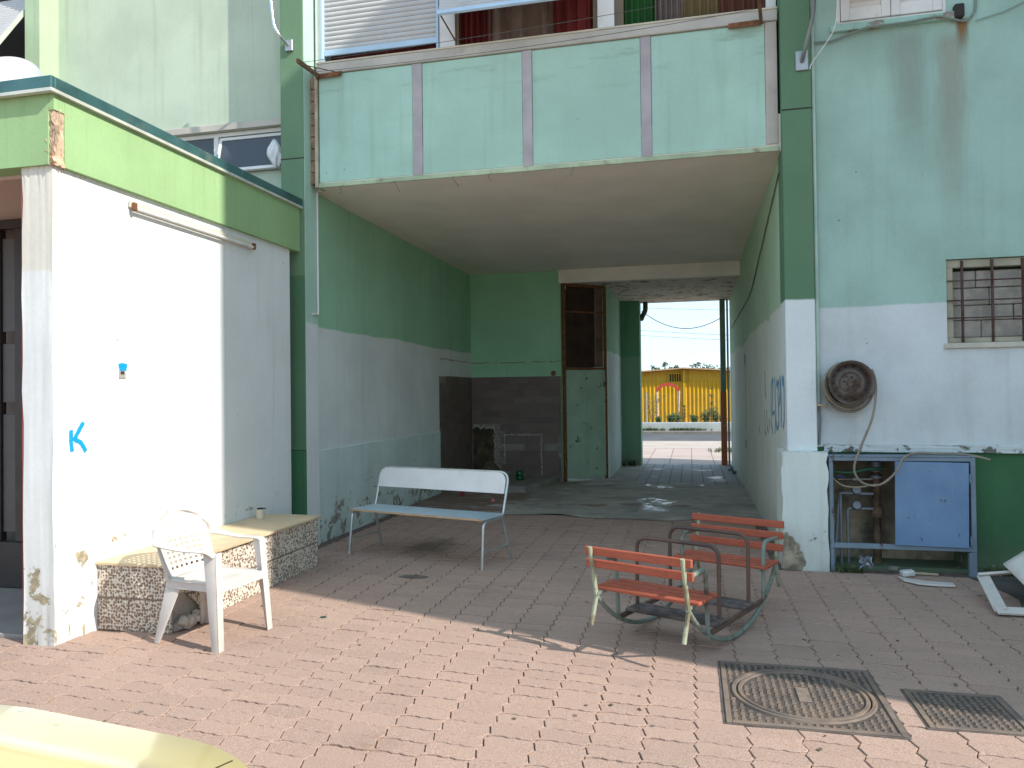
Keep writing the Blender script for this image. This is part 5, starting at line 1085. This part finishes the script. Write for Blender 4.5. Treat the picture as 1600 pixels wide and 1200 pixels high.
# rear body, cabin, wheels, lamps
def side_prof(y, n=0): return None
MB().prism_dir([(-1.802, CYc-HW, .28), (-4.35, CYc-HW, .28), (-4.45, CYc-HW, .55), (-4.40, CYc-HW, .95), (-1.802, CYc-HW, .93)], (0, 2*HW, 0)).build('body', M['car'], car, bevel=.05, seg=3, smooth=True)
MB().add([(-1.70, CYc-.70, .945), (-1.70, CYc+.70, .945), (-2.45, CYc-.56, 1.43), (-2.45, CYc+.56, 1.43), (-3.9, CYc-.56, 1.45), (-3.9, CYc+.56, 1.45), (-4.35, CYc-.70, .955), (-4.35, CYc+.70, .955)], [(0,1,3,2),(2,3,5,4),(4,5,7,6),(0,2,4,6),(1,7,5,3)]).build('cabin_glass', M['glass'], car, fix=True)
MB().box(-3.95, -2.42, CYc-.575, CYc+.575, 1.435, 1.475).build('roof', M['car'], car, bevel=.02, seg=2)
blk = plain('black_car_trim', (.012, .012, .013), .45)
MB().prism_dir([(-1.66, CYc-.74, .955), (-1.80, CYc-.74, .955), (-1.80, CYc-.74, .99), (-1.70, CYc-.74, .975)], (0, 1.48, 0)).build('scuttle', blk, car)
def bump_pt(u, v):
    s = u*2-1; x0 = -.68-.42*abs(s)**3.2; return Vector((x0+.03*math.sin(math.pi*v), CYc+s*(HW-.10*(abs(s) < 0)), .22+.36*v))
MB().grid(bump_pt, 30, 8).build('bumper', M['car'], car, smooth=True)
for s in (-1, 1):
    MB().lathe([(0, .02), (.06, .018), (.085, 0), (.085, -.05), (0, -.05)], (-.80, CYc+s*.56, .70), (1, .25*s, .2), 24).build('headlight', M['glass'], car, smooth=True)
    for x in (-1.50, -3.75):
        wl = MB().lathe([(.17, -.09), (.27, -.09), (.29, -.06), (.29, .06), (.27, .09), (.17, .09)], (x, CYc+s*(HW-.11), .29), (0, 1, 0), 28).build('wheel', blk, car, smooth=True)
        MB().lathe([(0, .05), (.06, .055), (.17, .04), (.17, -.08), (0, -.08)], (x, CYc+s*(HW-.11), .29), (0, s, 0), 20).build('hubcap', M['steel'], wl, smooth=True)

# ------------------------------------------------------------------ beyond the passage
def slab_mat():
    t = NT('pink_pavement_slabs'); br = t.n('TexBrick'); br.offset = 0; br.inputs['Scale'].default_value = 1; br.inputs['Brick Width'].default_value = .5; br.inputs['Row Height'].default_value = .5; br.inputs['Mortar Size'].default_value = .012
    br.inputs['Color1'].default_value = (.46, .35, .31, 1); br.inputs['Color2'].default_value = (.50, .39, .34, 1); br.inputs['Mortar'].default_value = (.2, .16, .14, 1); t.l(t.co(), br.inputs[0])
    return t.fin(t.mix(t.ramp(t.noise(.8, 6), .5, .75, 0, .5), br.outputs[0], (.3, .25, .22)), .9)
structure(MB().box(-40, 40, 17.5, 22.3, -.05, -.004).build('pavement', slab_mat()))
structure(MB().box(-40, 40, 22.3, 25.6, -.05, .004).build('path', plain('pale_concrete_strip', (.46, .38, .33), .9, 0, .1, 1, .2, dirt=(.3, .26, .22), dscale=1)))
structure(MB().box(-40, 40, 25.6, 30.2, -.05, -.02).build('road', plain('asphalt', (.085, .088, .095), .9, 0, .15, 1, .3)))
structure(MB().box(-40, 40, 30.2, 30.42, -.05, .10).build('kerb', plain('kerb_stone', (.22, .2, .18), .9, 0, .15, 2, .3), None, bevel=.02))
structure(MB().box(-40, 40, 30.42, 30.95, -.05, .06).build('verge', plain('verge_soil', (.2, .16, .11), .95, 0, .2, 2, .4)))
structure(MB().box(-40, 40, 31.15, 60, -.05, .30).build('garden_ground', plain('garden_soil', (.17, .13, .08), .95, 0, .25, 2, .4)))
o = MB().box(-40, 40, 30.95, 31.15, -.03, .40).build('low_wall', wall_paint('low_wall_paint', [((.52, .55, .56), 9)], chips=.6, chip_base=.75, grime=.3, seed=33), None, bevel=.015); tag(o, 'low pale painted wall along the road in front of the yellow shed', 'wall')
r_ = random.Random(41); mb = MB()
for k in range(130):
    x = r_.choice((r_.gauss(-1.55, .2), r_.gauss(-.6, .35), r_.gauss(.1, .4), r_.uniform(-6, 6))); tuft(mb, (x, 30.55+r_.uniform(0, .3), .06), 12, .16, r_, .8, .008)
for k in range(30): tuft(mb, (1.0+r_.gauss(0, .25), 21.2+r_.gauss(0, .4), 0), 10, .12, r_, .8, .006)
o = mb.build('verge_grass', grassm, None); structure(tag(o, 'tufts of green grass along the foot of the low wall', 'grass'), 'stuff')

shed = thing('yellow_shed', 'yellow corrugated metal shed with a low pitched roof beyond the road', 'shed', (-.3, 34, .3))
yel = plain('yellow_sheet_paint', (.62, .36, .015), .5, 0, .06, 3, .05, dirt=(.45, .26, .03), dscale=2, dthr=(.6, .8))
def corr(x0, x1, z0, z1, y, p, amp):
    n = int((x1-x0)/p*4); vs = []; prof = (0, 0, 1, 1)
    for i in range(n+1):
        x = x0+(x1-x0)*i/n; yy = y-amp*prof[i % 4]; vs += [(x, yy, z0), (x, yy, z1 if not callable(z1) else z1(x))]
    return MB().add(vs, [(2*i, 2*i+2, 2*i+3, 2*i+1) for i in range(n)])
rz = lambda x: 2.60-.064*abs(x+.3)
corr(-7.3, 6.7, .28, 2.06, 33.95, .17, .05).build('lower_cladding', yel, shed)
corr(-7.3, 6.7, 2.03, rz, 34.0, .17, .02).build('upper_cladding', yel, shed)
MB().box(-.33, -.22, 33.84, 33.93, .28, 2.58).build('corner_post', yel, shed)
MB().box(-7.3, -7.2, 34, 40, .28, 2.2).box(6.6, 6.7, 34, 40, .28, 2.2).box(-7.3, 6.7, 40, 40.1, .28, 2.2).build('other_walls', yel, shed)
rfm = plain('pale_orange_roof_edge', (.50, .32, .18), .7, 0, .15, 3, .2)
for s in (-1, 1): MB().prism_dir([(-.3, 33.6, 2.62), (-.3+s*7.4, 33.6, 2.62-.064*7.4), (-.3+s*7.4, 33.6, 2.68-.064*7.4), (-.3, 33.6, 2.68)], (0, 6.6, 0)).build('roof', rfm, shed, fix=True)
wn_ = MB().box(-.92, -.38, 33.955, 33.975, 2.07, 2.42).build('window', M['dark_room'], shed)
for x in (-.90, -.80, -.70, -.60, -.50, -.40): MB().box(x-.012, x+.012, 33.90, 33.92, 2.03, 2.46).build('window_bar', yel, wn_)
for z in (2.05, 2.42): MB().box(-.94, -.36, 33.88, 33.899, z-.015, z+.015).build('window_bar', yel, wn_)

ar = thing('garden_arch', 'red curved arch on two pale posts before the yellow shed', 'arch', (-.93, 32.4, .3))
ac = Vector((-.93, 32.4, 1.55)); R0, R1, th_ = .53, .40, .10
n = 18; vs = []
for k in range(n+1):
    a = math.pi*(.10+.80*k/n); vs += [ac+Vector((R*1.0*math.cos(a), dy, R*.85*math.sin(a))) for R in (R0, R1) for dy in (-.08, .08)] if False else [ac+Vector((rr*math.cos(a), dy, rr*.85*math.sin(a))) for rr in (R0, R1) for dy in (-.08, .08)]
fs = []
for k in range(n):
    b = k*4; fs += [(b, b+4, b+5, b+1), (b+2, b+3, b+7, b+6), (b, b+2, b+6, b+4), (b+1, b+5, b+7, b+3)]
fs += [(0, 1, 3, 2), (n*4, n*4+2, n*4+3, n*4+1)]
MB().add(vs, fs).build('arch_band', plain('red_arch_paint', (.55, .06, .05), .5), ar, fix=True)
for s, lean in ((-1, .03), (1, -.06)): MB().tube([(-.93+s*.46+lean, 32.4, .29), (-.93+s*.46, 32.4, 1.70)], .045, 10).build('arch_post', plain('pinkish_post', (.62, .42, .32), .7), ar, smooth=True)

fn = thing('wire_fence', 'thin wire mesh garden fence standing on the low wall', 'fence', (0, 31.05, .4))
mb = MB()
for k in range(61): x = -4.5+k*.15; mb.tube([(x, 31.06, .4), (x, 31.06, 1.55)], .0022, 3, caps=False)
for k in range(9): mb.tube([(-4.5, 31.06, .45+k*.135), (4.5, 31.06, .45+k*.135)], .0022, 3, caps=False)
structure(mb.build('wire_mesh', plain('fence_wire', (.35, .35, .33), .5, .5), fn), 'stuff')
for x in (-3.2, -1.75, 1.35, 3.0): MB().tube([(x, 31.08, .38), (x, 31.08, 1.62)], .02, 8).build('post', M['steel'], fn, smooth=True)

def plant(name, label, base, h, kind, seed, leaf=.07):
    o = thing(name, label, 'plant', base, 'garden plants'); r_ = random.Random(seed); b = Vector(base)
    if kind == 'spiky':
        st_ = MB().tube([b, b+Vector((.02, 0, h*.9))], [.03, .018], 7).build('stem', plain('plant_stem', (.14, .10, .06), .9), o); mb = MB()
        for hz in [h*k for k in (.35, .55, .75, .95)]:
            for k in range(26):
                a = r_.uniform(0, 6.3); d = Vector((math.cos(a), math.sin(a), r_.uniform(-.2, .9))).normalized(); p = b+Vector((.02*hz/h, 0, hz)); l = leaf*r_.uniform(2.2, 3.8); s = d.cross(Vector((0,0,1))).normalized()*.014
                mb.add([p-s, p+s, p+d*l*.6+s*.8, p+d*l*.6-s*.8, p+d*l-Vector((0,0,l*.15))], [(0,1,2,3),(3,2,4)])
        mb.build('leaves', leafm('spiky_leaf', (.07, .14, .06)), o)
    else:
        mb = MB(); st2 = MB()
        for k in range(6):
            a = r_.uniform(0, 6.3); tip = b+Vector((math.cos(a)*h*.28, math.sin(a)*h*.2, h*r_.uniform(.6, 1))); st2.tube([b, b.lerp(tip, .5)+Vector((0,0,h*.1)), tip], .007, 5)
            for q in (.5, .75, 1): leaf_cloud(mb, b.lerp(tip, q), (.13*h+.05, .1*h+.05, .12*h+.04), 26 if kind == 'bush' else 12, leaf*.55, r_)
        st2.build('stem', plain('bush_stem', (.12, .09, .05), .9), o); mb.build('leaves', leafm('bush_leaf', (.06, .12, .03) if kind == 'bush' else (.11, .12, .03)), o)
    return o
plant('spiky_plant', 'tall spiky yucca before the right half of the yellow shed', (.80, 31.9, .29), 1.5, 'spiky', 1)
plant('spiky_plant', 'short spiky plant beside the arch', (-.28, 31.8, .29), .75, 'spiky', 2, .055)
plant('thin_shrub', 'sparse yellowish shrub left of the red arch', (-1.55, 31.7, .29), 1.3, 'sparse', 3)
for i, (x, h) in enumerate(((-1.28, .3), (-.80, .42), (-.58, .45), (.12, .35), (.62, .55), (.95, .6), (1.25, .35))):
    plant('low_bush', ['tiny bright bush at the arch foot, left side', 'low bush under the arch', 'low bush at the right arch post', 'small dark bush behind the low wall, mid shed', 'dense grey green bush at the foot of the tall yucca', 'dense low bush just right of the tall yucca', 'small bush at the post by the passage edge'][i], (x, 31.55, .29), h, 'bush', 10+i)
def tree(name, label, base, h, rad, seed, n=1500, sc_=.09):
    o = thing(name, label, 'tree', base, 'trees behind the shed'); r_ = random.Random(seed); b = Vector(base); tk = MB().tube([b, b+Vector((.05, 0, h*.4)), b+Vector((0, .05, h*.8))], [.13, .10, .05], 8); mb = MB()
    for k in range(9):
        a = r_.uniform(0, 6.3); c = b+Vector((math.cos(a)*rad*.55, math.sin(a)*rad*.5, h*r_.uniform(.62, .95))); tk.tube([b+Vector((0, 0, h*.45)), b.lerp(c, .6)+Vector((0,0,h*.22)), c], [.05, .03, .012], 6); leaf_cloud(mb, c, (rad*.42, rad*.4, rad*.34), n//9, sc_, r_)
    tk.build('trunk', plain('tree_bark', (.12, .09, .06), .95), o, smooth=True); mb.build('crown', leafm('tree_leaf', (.05, .085, .03)), o)
tree('garden_tree', 'rounded grey green tree crown above the right shed roof', (1.7, 46, 0), 3.5, 1.3, 3)
for i, (x, h, lab) in enumerate(((-2.0, 2.75, 'leafy treetop over the shed roof, nearest the left passage corner'), (-1.25, 3.0, 'thin treetop second from left over the shed roof'), (-.55, 2.95, 'thin treetop left of the shed ridge'), (.25, 2.95, 'small treetop just right of the shed ridge'))): tree('garden_tree', lab, (x, 44+i*.4, 0), h+.5, .42, 20+i, 260, .08)
for i, (za, zb) in enumerate(((8.2, 7.6), (7.4, 7.0), (6.0, 5.0), (5.6, 4.7))):
    o = MB().tube(sag((-14, 55, za+1.2), (14, 55, zb-.2), .25), .012, 4).build('power_line', wirem, None); tag(o, ['topmost overhead power line in the sky gap', 'second overhead power line from the top', 'third overhead power line from the top', 'lowest overhead power line in the sky gap'][i], 'wire', 'overhead lines')

# ------------------------------------------------------------------ projecting wing right of the picture (shades the court)
wing = thing('building_wing', 'projecting wing of the green apartment block beyond the right edge', 'building', (6, 4, 0))
EDGE_Y = 4.655-6.0*math.tan(SUN_AZ)
WH = 5.01+(6.0+4.15)*math.tan(SUN_EL)/math.cos(SUN_AZ)
mb = MB().box(6.0, 16, EDGE_Y, 13.44, -.03, WH); mb.build('wall', M['upper_left'], wing)
MB().box(5.94, 16.06, EDGE_Y-.0, 13.5, WH, WH+.02).build('roof', M['cement'], wing)
for k in range(3):
    for j in range(3):
        z = 1.2+j*3.1+.8; y = EDGE_Y+.9+k*1.55
        w0 = MB().box(5.97, 6.0, y-.45, y+.45, z, z+1.3).build('window', M['white_paint'], wing); MB().box(5.96, 5.9695, y-.38, y+.38, z+.07, z+1.23).build('pane', M['glass'], w0)
